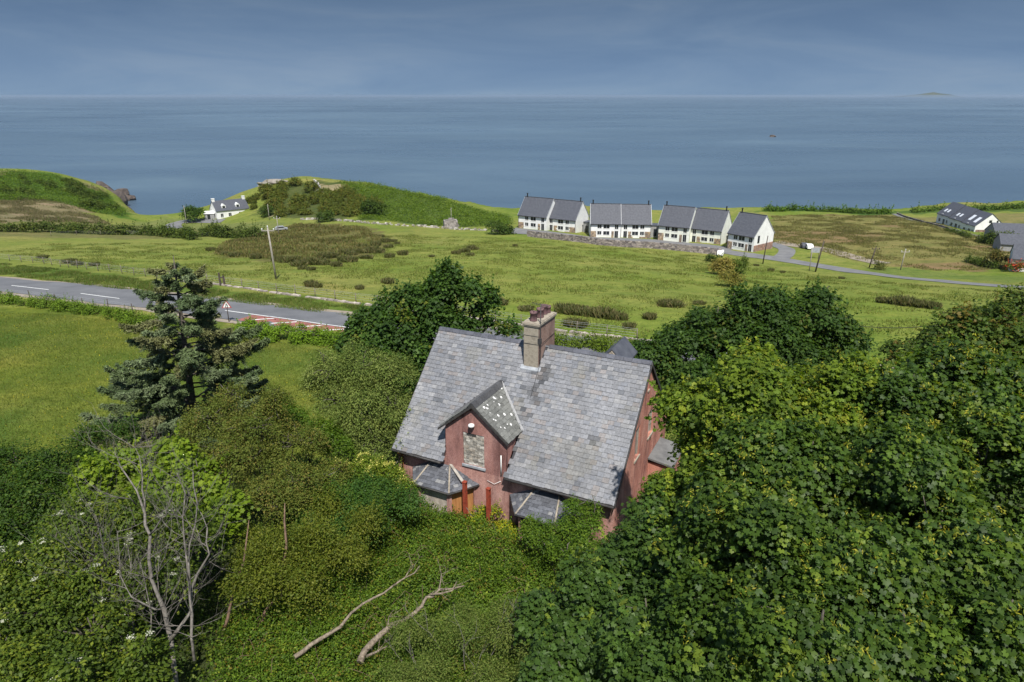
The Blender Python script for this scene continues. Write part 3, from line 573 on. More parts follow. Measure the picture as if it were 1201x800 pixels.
# bay windows with hipped slate roofs
def bay(x0, x1, top0, top1, ze, zt, dep, spl, boarded, rooflabel):
    yb = YF - dep; base = [(x0, YF), (x0 + spl, yb), (x1 - spl, yb), (x1, YF)]; i = .17
    wl = [(x0 + i, YF), (x0 + spl + i * .6, yb + i), (x1 - spl - i * .6, yb + i), (x1 - i, YF)]
    mb = MB(ho)
    b = None
    for k in range(3):
        (ax, ay), (bx, by) = wl[k], wl[k + 1]; L = math.hypot(bx - ax, by - ay); dx, dy = (bx - ax) / L, (by - ay) / L
        to3 = lambda a, z, d, ax=ax, ay=ay, dx=dx, dy=dy: (ax + dx * a - dy * d, ay + dy * a + dx * d, z)
        m_ = .14; h = [(m_, -.2), (L - m_, -.2), (L - m_, ze - .14), (m_, ze - .14)]; mb.wall([(0, -1.3), (L, -1.3), (L, ze), (0, ze)], [h], to3, .12)
    b = mb.build('bay_window', 'pink', house)
    for k in range(3):
        (ax, ay), (bx, by) = wl[k], wl[k + 1]; L = math.hypot(bx - ax, by - ay); dx, dy = (bx - ax) / L, (by - ay) / L; mm2 = MB(ho); m_ = .14
        to3 = lambda a, z, d: (ax + dx * a - dy * d, ay + dy * a + dx * d, z); mm2.quad(to3(m_, -.2, .11), to3(L - m_, -.2, .11), to3(L - m_, ze - .14, .11), to3(m_, ze - .14, .11)); mm2.build('boarding', 'orange_ply' if boarded and k == 2 else 'blocks' if boarded else 'dark', b)
    r = MB(ho); tp = [(top0, YF - .02, zt), (top0 + .01, YF - .02, zt), (top1, YF - .02, zt), (top1, YF - .02, zt)]
    be = [(bx, by, ze) for bx, by in base]
    def tri_slates(p0, p1, q0, q1):    # eave p0-p1, top q0-q1
        p0, p1, q0, q1 = [np.array(q, float) for q in (p0, p1, q0, q1)]; ud = (p1 - p0) / np.linalg.norm(p1 - p0); nn_ = np.cross(ud, (q0 + q1) / 2 - p0); nn_ /= np.linalg.norm(nn_); vd = np.cross(nn_, ud)
        vl_ = (q0 - p0) @ vd; ul_ = np.linalg.norm(p1 - p0); a0 = (q0 - p0) @ ud; a1 = (q1 - p0) @ ud; lo = min(0, a0) - .0
        def kp(uc, vc): f = vc / vl_; uu = uc + lo; return a0 * f - .05 < uu < ul_ + (a1 - ul_) * f + .05
        slates(r, p0 + ud * lo, ud, vd, max(ul_, a1) - lo, vl_, .26, .2, kp, lambda u, v: tuple(np.array((.088, .092, .104)) * random.uniform(.7, 1.35) if random.random() > .08 else np.array((.2, .2, .2))))
        r.poly([p0 - nn_ * .01, p1 - nn_ * .01, q1 - nn_ * .01, q0 - nn_ * .01], (.05, .05, .055))
    tri_slates(be[0], be[1], tp[0], tp[1]); tri_slates(be[1], be[2], tp[1], tp[2]); tri_slates(be[2], be[3], tp[2], tp[3])
    rr = r.build('bay_roof', 'slate', b)
    mb = MB(ho)
    for p, q in ((be[1], tp[1]), (be[2], tp[2])): mb = MB(ho); mb.tube([np.add(p, (0, 0, .02)), np.add(q, (0, 0, .03))], .05, 6); mb.build('hip_mortar', 'cement', b)
    pass
    mb = MB(ho)
    for p, q in zip(be[:-1], be[1:]): mb.tube([np.add(p, (0, 0, -.05)), np.add(q, (0, 0, -.05))], .045, 6)
    for p, q in zip(be[:-1], be[1:]): mb.hexa([np.add(p, (0, .05, -.12)), np.add(q, (0, .05, -.12)), np.add(q, (0, .09, -.12)), np.add(p, (0, .09, -.12)), np.add(p, (0, .05, -.02)), np.add(q, (0, .05, -.02)), np.add(q, (0, .09, -.02)), np.add(p, (0, .09, -.02))])
    mb.build('bay_gutter', 'gutter', b)
    return b
b1 = bay(-5.1, -1.1, -3.9, -2.8, 1.6, 2.28, 1.4, .95, True, ''); bay(.65, 4.6, 2.0, 3.3, 1.5, 2.2, 1.42, .97, False, '')
mb = MB(ho); mb.prism([(-2.8, YF - .06, 2.34), (-2.66, YF - .02, 2.34), (-1.62, YF - .62, 1.98), (-1.74, YF - .7, 1.95)], (0, 0, .05)); tag(mb.build('loose_board', 'pole', b1), 'pale loose plank lying on the bay roof')
# chimney
mb = MB(ho); x0, x1, y0, y1 = -.4, .42, -1.02, 1.15; zb, zt = 6.3, 9.1
for a, b, mi in (((x0, y0), (x1, y0), 1), ((x1, y0), (x1, y1), 0), ((x1, y1), (x0, y1), 0), ((x0, y1), (x0, y0), 1)): mb.quad((*a, zb), (*b, zb), (*b, zt), (*a, zt), mi=mi)
ch = mb.build('chimney', ['chim', 'cement'], house)
mb = MB(ho); mb.box(x0 - .05, x1 + .05, y0 - .05, y1 + .05, 9.1, 9.17); mb.box(x0 - .08, x1 + .08, y0 - .08, y1 + .08, 9.17, 9.27); mb.box(x0 - .02, x1 + .02, y0 - .02, y1 + .02, 9.27, 9.31); mb.build('chimney_cap', 'cement', ch)
for py, px in ((-.68, -.02), (.02, .05), (.62, 0), (.95, .05)):
    mb = MB(ho); h = .5 if py < .9 else .38; mb.lathe((px, py, 9.3), [(.2, 0), (.19, .06), (.17, h - .12), (.2, h - .1), (.2, h), (.15, h), (.14, h - .2)], 12); mb.build('chimney_pot', 'pot', ch)
mb = MB(ho); mx, my = .5, -.95; mb.tube([(mx, my, 7.1), (mx, my, 10.35)], .025, 6); mb.tube([(mx - .55, my + .15, 10.3), (mx + .5, my - .12, 10.3)], .012, 5)
for k in range(7): a = -.5 + k * .15; mb.tube([(mx + a - .06, my - a * .26 - .22, 10.3), (mx + a + .06, my - a * .26 + .22, 10.3)], .008, 4)
mb.box(mx - .12, mx + .06, my - .08, my + .05, 8.2, 8.5); mb.tube([(x0 - .01, y0 - .01, 8.15), (mx, y0 - .01, 8.15), (x1 + .01, y1, 8.15)], .014, 4); mb.tube([(x0 - .01, y0 - .01, 8.6), (mx, y0 - .01, 8.6)], .01, 4)
mb.tube([(mx, my - .02, 7.1), (.55, -2.2, 5.75)], .012, 4); mb.build('aerial', 'gutter', ch)
mb = MB(ho); mb.hexa([(-.55, -1.15, ZR - 1.13), (.58, -1.15, ZR - 1.13), (.58, -.98, ZR - .96), (-.55, -.98, ZR - .96), (-.55, -1.15, ZR - 1.07), (.58, -1.15, ZR - 1.07), (.58, -.98, ZR - .9), (-.55, -.98, ZR - .9)]); mb.build('flashing', 'lead', ch)
for px, z0 in ((4.85, -.9), (-5.7, -.9)):
    mb = MB(ho); mb.tube([(px, -5.25, 2.58), (px, -5.1, 2.42), (px, YF - .08, 2.3), (px, YF - .08, z0)], .045, 8); tag(mb.build('downpipe', 'galv' if px > 0 else 'orange_ply', house))
mb = MB(ho); mb.tube([(.18, YF - .05, 2.5), (.18, YF - .05, 3.6)], .03, 6); mb.tube([(.15, YF - .04, 2.15), (-.2, YF - .06, 1.9), (-.6, YF - .05, 2.0)], .012, 4); mb.build('wall_pipe', 'white_paint', house)
# rear dormer tip and side porch
mb = MB(ho); mb.prism([(2.75, 1.9, 5.0), (4.05, 1.9, 5.0), (4.05, 1.9, 6.65), (3.4, 1.9, 7.3), (2.75, 1.9, 6.65)], (0, 2.2, 0)); rd = mb.build('rear_dormer', 'cement', house)
mb = MB(ho)
for sx in (-1, 1): mb.prism([(3.4, 2.0, 7.42), (3.4 + sx * .8, 2.0, 6.6), (3.4 + sx * .8, 2.0, 6.52), (3.4, 2.0, 7.34)], (0, 2.3, 0))
mb.build('dormer_roof', 'far_slate', rd)
mb = MB(ho); mb.box(XG + .01, XG + 1.25, 1.1, 3.4, -1.3, 1.65); mb.prism([(XG + .01, .95, 1.9), (XG + 1.4, .95, 1.68), (XG + 1.4, .95, 1.78), (XG + .01, .95, 2.0)], (0, 2.6, 0), mi=1); tag(mb.build('side_porch', ['gable_red', 'old_lead'], house))
tH = np.array([math.cos(HA), math.sin(HA), 0]); nH = np.array([-math.sin(HA), math.cos(HA), 0])
HW = lambda x, y, z: np.array([HO[0], HO[1], 0]) + tH * x + nH * y + np.array([0, 0, z])
for k, (px, py, zt, lab) in enumerate(((-1.26, -5.95, 2.35, 'rusty red steel post beside the orange boarded bay window'), (.03, -5.9, 2.3, 'rusty red steel post standing clear of the bays before the pink wall'))):
    b = HW(px, py, -1.0); r = thing('steel_post', lab, 'post', b, HA, 'red posts before the house'); h = zt + 1.0 
    mb = MB(); mb.box(-.09, .09, -.09, -.075, -.1, h); mb.box(-.09, .09, .075, .09, -.1, h); mb.box(-.012, .012, -.0745, .0745, -.1, h); mb.build('beam', 'rust', r)
    mb = MB(); mb.box(-.11, .11, -.11, .11, h + .001, h + .02); mb.build('cap_plate', 'rust', r)

# ================================================================== FAR HOUSES
def opening(root, wallpart, x, z, w, h, d, mat='dark', name='window'):
    mb = MB(); mb.box(x - w / 2, x + w / 2, -d - .02, -d + .06, z, z + h); o = mb.build(name, mat, wallpart)
    return o
def white_house(px0, px1, z, label, nwin, wallmat, dep=8.6, eave=4.25, ridge=8.9, gap=0.0, group='white houses above the cove', flip=False, stone_right=False, z_off=0):
    a = atz(*px0, z); b = atz(*px1, z); v = b - a; L = np.linalg.norm(v[:2]); az = math.atan2(v[1], v[0]); r = thing('white_house', label, 'house', (a[0], a[1], z + z_off), az, group)
    wins = []; mir = (lambda q: L - q) if flip else (lambda q: q)
    for q, w, zz, h in ((.30, 1.1, 2.75, 1.0), (.53, 1.7, 2.7, 1.05), (.86, .95, 2.55, 1.5), (.30, 1.1, .95, 1.0), (.53, 1.7, .9, 1.05), (.86, 1.0, .05, 2.0)): wins.append((mir(q * L), zz, w, h))
    mb = MB(); e = .02
    holes = [[(x - w / 2, zz), (x + w / 2, zz), (x + w / 2, zz + h), (x - w / 2, zz + h)] for x, zz, w, h in wins]
    mb.wall([(e, -1.2), (L - e, -1.2), (L - e, eave), (e, eave)], holes, lambda p, q, d: (p, d, q), .15)
    for x in (e, L - e): mb.poly([(x, 0, -1.2), (x, dep, -1.2), (x, dep, eave), (x, dep / 2, ridge - .15), (x, 0, eave)])
    mb.quad((e, dep, -1.2), (L - e, dep, -1.2), (L - e, dep, eave), (e, dep, eave)); w_ = mb.build('wall', wallmat, r)
    for i, (x, zz, w, h) in enumerate(wins):
        mb = MB(); door = h > 1.8
        mb.box(x - w / 2 + .01, x + w / 2 - .01, .1, .14, zz + .01, zz + h - .01); o = mb.build('door' if door else 'window', 'dark', r)
        mb = MB(); mb.box(x - w / 2 - .1, x + w / 2 + .1, -.06, -.004, zz - .1, zz - .01); t = .06
        mb.box(x - t / 2, x + t / 2, .05, .095, zz + .01, zz + h - .01); mb.build('frame', 'white_paint' if not door else 'grey_board', o)
    random.seed(int(L * 100) + int(a[0])); mb = MB()
    spans = [(.01, .2), (.7, .78)] if not flip else [(.03, .08), (.24, .42), (.6, .99)]
    if flip: spans = [(.24, .40), (.62, .99)]
    for s0, s1 in spans:
        mb = MB(); p0, p1 = s0 * L, s1 * L; x = p0
        for row in range(5):
            x = p0
            while x < p1 - .1:
                ww = min(random.uniform(.3, .6), p1 - x); zz0 = -.4 + row * .48
                if not any(abs(x + ww / 2 - wx) < wv / 2 + ww / 2 and zz0 + .4 > wz and zz0 < wz + wh for wx, wz, wv, wh in wins):
                    mb.box(x, x + ww - .03, -.09, -.003, zz0, zz0 + .45, tuple(np.array(random.choice([(.34, .25, .16), (.27, .2, .15), (.22, .18, .15), (.4, .31, .21)])) * random.uniform(.8, 1.15)))
                x += ww
        mb.build('stone_cladding', 'stone', r)
    if stone_right:
        mb = MB()
        for row in range(5):
            y = .05
            while y < dep - .1:
                ww = min(random.uniform(.3, .65), dep - y); mb.box(L - .018, L + .07, y, y + ww - .03, -.5 + row * .48, -.05 + row * .48, tuple(np.array(random.choice([(.34, .2, .15), (.27, .17, .14), (.3, .22, .18)])) * random.uniform(.8, 1.15))); y += ww
        mb.build('stone_cladding', 'stone', r)
    mb = MB(); ov = .35; k = (ridge - eave) / (dep / 2); ze = eave - ov * k
    for y0, y1 in ((-ov, dep / 2), (dep + ov, dep / 2)): mb.hexa([(-.02, y0, ze), (L + .02, y0, ze), (L + .02, y1, ridge), (-.02, y1, ridge), (-.02, y0, ze + .16), (L + .02, y0, ze + .16), (L + .02, y1, ridge + .16), (-.02, y1, ridge + .16)])
    rf = mb.build('roof', 'far_slate', r)
    mb = MB(); mb.box(-.05, L + .05, dep / 2 - .14, dep / 2 + .14, ridge + .12, ridge + .24); mb.build('ridge_tiles', 'far_slate', rf)
    for x in (-.1, L + .025):
        mb = MB(); vb = .07
        for y0, y1 in ((-ov - .03, dep / 2), (dep + ov + .03, dep / 2)): mb.hexa([(x, y0, ze - .04), (x + vb, y0, ze - .04), (x + vb, y1, ridge - .04), (x, y1, ridge - .04), (x, y0, ze + .19), (x + vb, y0, ze + .19), (x + vb, y1, ridge + .19), (x, y1, ridge + .19)])
        mb.build('verge_board', 'galv', rf)
    fx = L * .92 if flip else L * .08
    mb = MB(); mb.lathe((fx, dep / 2, ridge), [(.2, 0), (.17, .5), (.17, 1.0), (.26, 1.05), (.26, 1.2), (.12, 1.25)], 10); mb.build('flue', 'black', rf)
    mb = MB(); mb.tube([(0, -ov - .06, ze + .03), (L, -ov - .06, ze + .03)], .07, 6); mb.tube([(.12 if not flip else L - .12, -.1, ze), (.12 if not flip else L - .12, -.1, -.5)], .05, 6); mb.build('gutter', 'black', rf)
    return r, L
lab = 'white slate roofed house, '
mid = lambda p, q, f=.5: (p[0] + (q[0] - p[0]) * f, p[1] + (q[1] - p[1]) * f)
wh = []
wh.append(white_house((607.8, 267.7), (641, 271.2), -17.8, lab + 'at the left end of the row', 6, 'white_render')[0])
wh.append(white_house((641.6, 271.2), (675, 274.9), -18.2, lab + 'right half of the leftmost pair', 6, 'white_render', flip=True, z_off=0)[0])
wh.append(white_house((692, 279), (727.5, 279.5), -17.9, lab + 'left half of the middle pair', 6, 'white_render')[0])
wh.append(white_house((728, 279.5), (763, 280), -18.15, lab + 'right half of the middle pair', 6, 'white_render', flip=True)[0])
wh.append(white_house((771, 281), (807.5, 284.6), -17.8, 'pale cream house left half of the far pair beside the lone house', 6, 'cream_render')[0])
wh.append(white_house((808, 284.6), (845, 289), -18.15, 'pale cream house right half of the far pair beside the lone house', 6, 'cream_render', flip=True)[0])
r, L4 = white_house((852, 291.2), (883, 297), -17.5, 'lone white detached house right of the far row with stone base on its gable', 6, 'white_render', dep=9, stone_right=True); wh.append(r)
mb = MB(); mb.box(L4 - .03, L4 + .03, 1.5, 2.4, 2.3, 4.2); mb.build('gable_window', 'dark', r)
for i, (k, lb) in enumerate(((1, 'grey timber link shed between the leftmost and middle white pairs'), (3, 'grey timber link shed between the middle white pair and the cream pair'), (5, 'grey timber link shed between the cream pair and the lone white house'))):
    q = wh[k]; L = max(c.bound_box[4][0] for c in q.children); c_, s_ = math.cos(q.rotation_euler.z), math.sin(q.rotation_euler.z)
    lx, ly = L + .5, 4.0; s = thing('link_shed', lb, 'shed', (q.location.x + c_ * lx - s_ * ly, q.location.y + s_ * lx + c_ * ly, q.location.z), q.rotation_euler.z, 'link sheds of the far row')
    mb = MB(); mb.box(0, 2.2, 0, 3.5, -1.0, 3.0); w = mb.build('wall', 'grey_board', s); mb = MB(); mb.box(-.1, 2.3, -.2, 3.7, 3.001, 3.15); mb.build('flat_roof', 'far_slate', s); mb = MB(); mb.box(.7, 1.6, -.03, -.002, 0, 2.05); mb.build('door', 'dark', s)

def simple_house(name, label, c, az, L, dep, eave, ridge, wm='white_render', rm='far_slate', wins=(), gwins=(), chims=(), sky=(), group=None, dormers=(), gable_stone=None):
    r = thing(name, label, 'cottage' if 'cottage' in name else 'house', c, az, group); mb = MB()
    holes = [[(x - w / 2, z), (x + w / 2, z), (x + w / 2, z + h), (x - w / 2, z + h)] for x, z, w, h in wins]
    mb.wall([(0, -1.5), (L, -1.5), (L, eave), (0, eave)], holes, lambda p, q, d: (p, d, q), .15); mb.quad((0, dep, -1.5), (L, dep, -1.5), (L, dep, eave), (0, dep, eave))
    for x in (0, L): mb.poly([(x, 0, -1.5), (x, dep, -1.5), (x, dep, eave), (x, dep / 2, ridge - .12), (x, 0, eave)])
    mb.build('wall', wm, r); k = (ridge - eave) / (dep / 2); ov = .3; ze = eave - ov * k
    for x, z, w, h in wins: mb = MB(); mb.box(x - w / 2 + .01, x + w / 2 - .01, .1, .14, z + .01, z + h - .01); o = mb.build('window', 'dark', r); mb = MB(); mb.box(x - w / 2 - .08, x + w / 2 + .08, -.08, -.003, z - .1, z - .005); mb.box(x - .03, x + .03, .05, .095, z + .02, z + h - .02); mb.build('frame', 'white_paint', o)
    for y, z, w, h in gwins: mb = MB(); mb.box(L - .03, L + .02, y - w / 2, y + w / 2, z, z + h); o = mb.build('gable_window', 'dark', r)
    mb = MB()
    for y0, y1 in ((-ov, dep / 2), (dep + ov, dep / 2)): mb.hexa([(-.12, y0, ze), (L + .12, y0, ze), (L + .12, y1, ridge), (-.12, y1, ridge), (-.12, y0, ze + .15), (L + .12, y0, ze + .15), (L + .12, y1, ridge + .15), (-.12, y1, ridge + .15)])
    rf = mb.build('roof', rm, r)
    for x, h in chims:
        mb = MB(); mb.box(x - .5, x + .5, dep / 2 - .45, dep / 2 + .45, ridge - .8, ridge + h); cm = mb.build('chimney', wm, rf); mb = MB(); mb.box(x - .58, x + .58, dep / 2 - .53, dep / 2 + .53, ridge + h + .001, ridge + h + .15); mb.build('chimney_cap', wm, r)
    for x, t, w, h in sky:
        yy = -ov + (dep / 2 + ov) * t; pt = lambda a, b, d: (x + a, yy + b, ze + .15 + (yy + b + ov) * k + d); mb = MB(); hb = h / math.sqrt(1 + k * k)
        mb.hexa([pt(-w / 2, -hb / 2, .003), pt(w / 2, -hb / 2, .003), pt(w / 2, hb / 2, .003), pt(-w / 2, hb / 2, .003), pt(-w / 2, -hb / 2, .07), pt(w / 2, -hb / 2, .07), pt(w / 2, hb / 2, .07), pt(-w / 2, hb / 2, .07)]); mb.build('skylight', 'skyglass', rf)
    for x, zb_ in dormers:
        yb = (zb_ - eave) / k; mb = MB(); mb.box(x - .75, x + .75, yb - .02, yb + 2.2, zb_, zb_ + 1.0); mb.prism([(x - .75, yb - .02, zb_ + 1.001), (x + .75, yb - .02, zb_ + 1.001), (x, yb - .02, zb_ + 1.7)], (0, 2.4, 0)); d = mb.build('dormer', wm, rf)
        mb = MB(); mb.box(x - .5, x + .5, yb - .06, yb - .025, zb_ + .1, zb_ + .95); mb.build('dormer_window', 'dark', r)
    if gable_stone: 
        y0, y1, z1_ = gable_stone; mb = MB()
        for row in range(int(z1_ / .45)):
            y = y0
            while y < y1 - .1: ww = min(random.uniform(.35, .7), y1 - y); mb.box(L + .002, L + .08, y, y + ww - .03, row * .45, row * .45 + .42, tuple(np.array((.3, .2, .15)) * random.uniform(.7, 1.2))); y += ww
        mb.build('stone_cladding', 'stone', r)
    return r
M['skyglass'] = surf('skylight_glass', (.55, .57, .6), (.7, .72, .75), 1, .15, spec=.8)
# right-hand terrace: three stepped houses running away from the camera, gable towards it
g0 = atz(1141.5, 276.5, -22.5); g1 = atz(1172.5, 277.5, -22.5); gv = (g1 - g0)[:2]; gd = np.linalg.norm(gv); gaz = math.atan2(gv[1], gv[0])
f0 = atz(1097, 263, -22.8); fv = (g0 - f0)[:2]; tl = np.linalg.norm(fv); taz = math.atan2(fv[1], fv[0]); n3 = tl / 3
tl_names = ['far end house of the stepped white terrace, beside the cliff track', 'middle house of the stepped white terrace with small skylights', 'near end house of the stepped white terrace, its gable facing the field']
for i in range(3):
    c = f0[:2] + fv * (i / 3); ww = [(n3 * .25, .9, 1.2, 1.1), (n3 * .6, .1, 1.3, 2.0), (n3 * .85, .9, .9, 1.1), (n3 * .4, 2.9, 1.0, .9)]
    simple_house('terrace_house', 'dark roofed ' + tl_names[i], (c[0], c[1], -22.6 - .25 * i + .3), taz, n3 - .01, 9.0, 3.5, 7.3, wins=ww, gwins=((4.4, 4.4, .9, .9), (6.6, 4.4, .6, .8)) if i == 2 else (), sky=[(n3 * .3, .35, .9, 1.3), (n3 * .55, .35, .9, 1.3)] if i < 2 else [(n3 * .25, .45, 1.4, 2.4), (n3 * .7, .4, 1.4, 2.4)], group='stepped white terrace', gable_stone=(.3, 4.5, 2.4) if i == 2 else None, chims=())
c = gp(1166, 283); simple_house('slate_house', 'low dark slate roofed bungalow behind dark bushes at the right', (c[0], c[1], c[2]), -.25, 16, 8, 2.0, 4.6, wm='grey_board', wins=[(3, .9, 1.5, 1.2), (8, .9, 1.5, 1.2)])
c = gp(1172, 294); simple_house('slate_barn', 'dark roofed outbuilding in front of the slate bungalow', (c[0], c[1], c[2]), -.35, 14, 6, 1.8, 3.8, wm='grey_board', wins=[(4, .6, 1.2, 1.2)])
c = gp(1184, 318); simple_house('white_bungalow', 'white bungalow with dark roof cut by the right edge, near the roadside', (c[0], c[1], c[2]), -.55, 10, 7, 2.8, 5.2, wins=[(2, .8, 1.4, 1.2), (6, .8, 1.6, 1.2)])
# white cottage in the cove
c = gp(255, 257.5); c2 = atz(283, 258.5, c[2]); az = math.atan2(c2[1] - c[1], c2[0] - c[0])
simple_house('white_cottage', 'white cottage with grey slate roof and two white chimneys by the cove', (c[0], c[1], c[2] + .2), az + .9, 12.5, 7.5, 3.0, 6.2, wins=[(2, .5, 1, 1.3), (5, .5, 1.1, 1.3), (9, .5, 1.1, 1.3)], chims=((.5, .9), (12.0, .9)), dormers=((3.2, 3.6), (8.5, 3.6)), rm='far_slate')
c = gp(240.5, 258); s = thing('garden_shed', 'small pale shed left of the white cottage', 'shed', (c[0], c[1], c[2]), .3); mb = MB(); mb.box(0, 3.5, 0, 3, -.5, 2.2); mb.build('wall', 'grey_board', s); mb = MB(); mb.prism([(-.2, -.2, 2.2), (3.7, -.2, 2.2), (3.7, -.2, 2.4), (-.2, -.2, 2.4)], (0, 3.4, .5)); mb.build('roof', 'white_paint', s); mb = MB(); mb.box(1, 2, -.05, -.002, 0, 1.9); mb.build('door', 'dark', s)
# ruined stone hut on the hill foot
c = gp(521.5, 268); h = thing('stone_hut', 'small roofless grey stone hut at the foot of the green hill', 'ruin', c, .2); mb = MB(); random.seed(3)
for s0 in range(2):
    for row in range(7):
        xq = 0
        while xq < 4.0:
            ww = random.uniform(.35, .75); top = 1 if row < 5 else (abs(xq - 2) < (7 - row) * .8)
            if top: 
                y = 0 if s0 == 0 else 3.4; mb.box(xq, xq + ww - .04, y, y + .45 + random.uniform(-.06, .06), row * .42 - .4, row * .42, tuple(np.array((.3, .27, .25)) * random.uniform(.6, 1.25)))
            xq += ww
for xs_ in (0, 3.6):
    for row in range(6):
        y = .5
        while y < 3.3: ww = random.uniform(.35, .7); mb.box(xs_, xs_ + .45, y, min(y + ww, 3.38) - .04, row * .42 - .4, row * .42, tuple(np.array((.3, .27, .25)) * random.uniform(.6, 1.25))); y += ww
mb.build('stone_wall', 'stone', h)

# ------------------------------------------------------------------ stone walls
def stone_wall(name, label, px, h, w, cols, seed=1, gap=0, size=.5):
    pts = np.array([gp(*p) for p in px])[:, :2]; random.seed(seed); mb = MB(); b = (pts[0][0], pts[0][1], z1(*pts[0])); mb.off = b
    for a, q in zip(pts[:-1], pts[1:]):
        L = np.linalg.norm(q - a); t = (q - a) / L; n_ = np.array([-t[1], t[0]])
        for row in range(max(1, int(h / (size * .6)))):
            s = random.uniform(0, .3)
            while s < L:
                ww = random.uniform(.6, 1.5) * size; 
                if random.random() > gap * (1 + row * .6):
                    p = a + t * s; z = z1(*p); o = random.uniform(-.06, .06); c = tuple(np.array(random.choice(cols)) * random.uniform(.65, 1.25)); k = .9 - row * .08; z0 = z + row * size * .58 - .1; z2 = z0 + size * random.uniform(.55, .68)
                    q4 = [p + n_ * (-w / 2 * k + o), p + t * (ww - .03) + n_ * (-w / 2 * k + o), p + t * (ww - .03) + n_ * (w / 2 * k + o), p + n_ * (w / 2 * k + o)]
                    mb.hexa([(*e_, z0) for e_ in q4] + [(*(e_ + np.array([random.uniform(-.04, .04), random.uniform(-.04, .04)])), z2 + random.uniform(-.03, .03)) for e_ in q4], c)
                s += ww
    o = mb.build(name, 'stone', None); o.location = b; return tag(o, label, 'wall')
GREY = [(.22, .19, .18), (.28, .24, .22), (.17, .15, .15), (.32, .28, .25)]
stone_wall('stone_wall', 'long brown rubble wall below the row of white houses', [(618, 277), (655, 281.5), (700, 287), (750, 290.5), (800, 294.5), (845, 299.5)], 1.9, .6, GREY, 2)
stone_wall('stone_wall', 'broken pale stone wall at the foot of the green hill', [(352, 258), (372, 257.5), (395, 259), (430, 262), (480, 265.5), (520, 268), (590, 273)], 1.0, .6, [(.45, .42, .38), (.35, .32, .28), (.28, .25, .2)], 5, .3, .6)
stone_wall('stone_wall', 'low stone kerb wall along the pasture beside the main road', [(195, 329), (260, 334.5), (330, 345), (430, 358), (560, 375), (660, 389), (760, 401)], .45, .5, [(.38, .33, .28), (.3, .26, .23)], 8, .15, .45)
stone_wall('stone_wall', 'pale stone wall climbing over the hill crest', [(368, 212), (373, 216), (376, 222), (370, 227)], 1.0, .7, [(.5, .48, .44), (.4, .38, .34)], 9, 0, .7)
stone_wall('stone_wall', 'dark stone field wall running inland from the cliff edge at the right', [(1052, 251), (1070, 257.5), (1095, 264), (1112, 268.5)], 1.0, .6, [(.12, .11, .1), (.18, .16, .14)], 10, 0, .6)

# ------------------------------------------------------------------ poles, fences, signs, cars
def pole(u0, v0, topv, label, mat='pole', arm=True, r=.14, lean=0):
    b = gp(u0, v0); depth = b[1] * math.cos(PITCH) + (CAM[2] - b[2]) * math.sin(PITCH); h = (v0 - topv) * depth / F / math.cos(R(12)); p = thing('power_pole', label, 'pole', b, 0, 'overhead line poles'); mb = MB()
    mb.tube([(0, 0, -.4), (lean * .5, 0, h * .5), (lean, 0, h)], [r, r * .9, r * .7], 8); mb.build('post', mat, p)
    if arm:
        mb = MB(); mb.box(lean - .9, lean + .9, -.06, .06, h - .5, h - .38); mb.build('crossarm', mat, p)
        for x in (-.8, 0, .8): mb = MB(); mb.lathe((lean + x, 0, h - .379 if x else h + .001), [(.03, 0), (.09, .05), (.06, .12), (.1, .17), (.05, .25)], 8); mb.build('insulator', 'white_paint' if mat == 'pole' else 'black', p)
    return p, b, h
pole(324, 327.5, 268, 'pale grey pole with white insulators in the pasture below the hill', 'pole', True, .15, -.35)
pole(956, 319, 283, 'dark pole with a small blue board beside the bend of the lane', 'pole_dark', False, .17, .9)
pole(894.5, 309.5, 277, 'dark pole standing just right of the lone white house', 'pole_dark', False, .14, .4); pole(1019, 314, 290, 'dark leaning pole beside the gravel strip', 'pole_dark', True, .14, .8)
pole(1056, 316.5, 293.5, 'thin grey pole in the rough field, rightmost of the line', 'pole', True, .12, .3); pole(949, 318, 291, 'thin pale post left of the pole with the blue board', 'pole', False, .1)
pole(219, 263, 242, 'thin pole left of the dark round tree by the cottage', 'pole', False, .13); pole(327, 276, 255, 'short lamp pole at the edge of the rush patch', 'pole', True, .12); pole(316, 258, 240, 'thin pole right of the white cottage', 'pole', False, .12); pole(529.5, 262, 244, 'thin pole behind the roofless stone hut', 'pole', False, .1)
b = gp(955, 303); mb = MB(); mb.box(-1.0, 1.0, -.05, .05, 1.4, 2.6); s = thing('notice_board', 'blue grey notice board standing by the dark pole at the lane bend', 'sign', b, -.2); mb.build('board', 'lead', s); mb = MB(); mb.box(-.9, -.8, -.04, .04, -.2, 1.399); mb.box(.8, .9, -.04, .04, -.2, 1.399); mb.build('leg', 'pole_dark', s)
# triangular warning sign by the road
b = gp(268.5, 378); sg = thing('road_sign', 'white triangular warning sign with red border beside the main road', 'road sign', b, .1); zt = 1.55
mb = MB(); mb.tube([(0, .05, -.3), (0, .05, zt + .85)], .045, 8); mb.build('post', 'pole_dark', sg)
tri = lambda s, y, c=.28: [(-s, y, zt + c - s * .577), (s, y, zt + c - s * .577), (0, y, zt + c + s * 1.155)]
mb = MB(); mb.prism(tri(.5, -.02), (0, .03, 0)); sp = mb.build('sign_plate', 'red', sg)
mb = MB(); mb.prism(tri(.37, -.026), (0, .004, 0)); mb.build('sign_face', 'white_paint', sp)
mb = MB()
for q in ([(-.12, .05), (-.05, .05), (-.05, .22), (-.0, .3), (-.0, .5), (-.06, .5), (-.06, .32), (-.12, .24)], [(.06, .05), (.13, .05), (.13, .3), (.08, .36), (.08, .5), (.02, .5), (.02, .33), (.06, .28)]): mb.prism([(a, -.032, zt + z - .02) for a, z in q], (0, .004, 0))
mb.build('sign_symbol', 'black', sp)
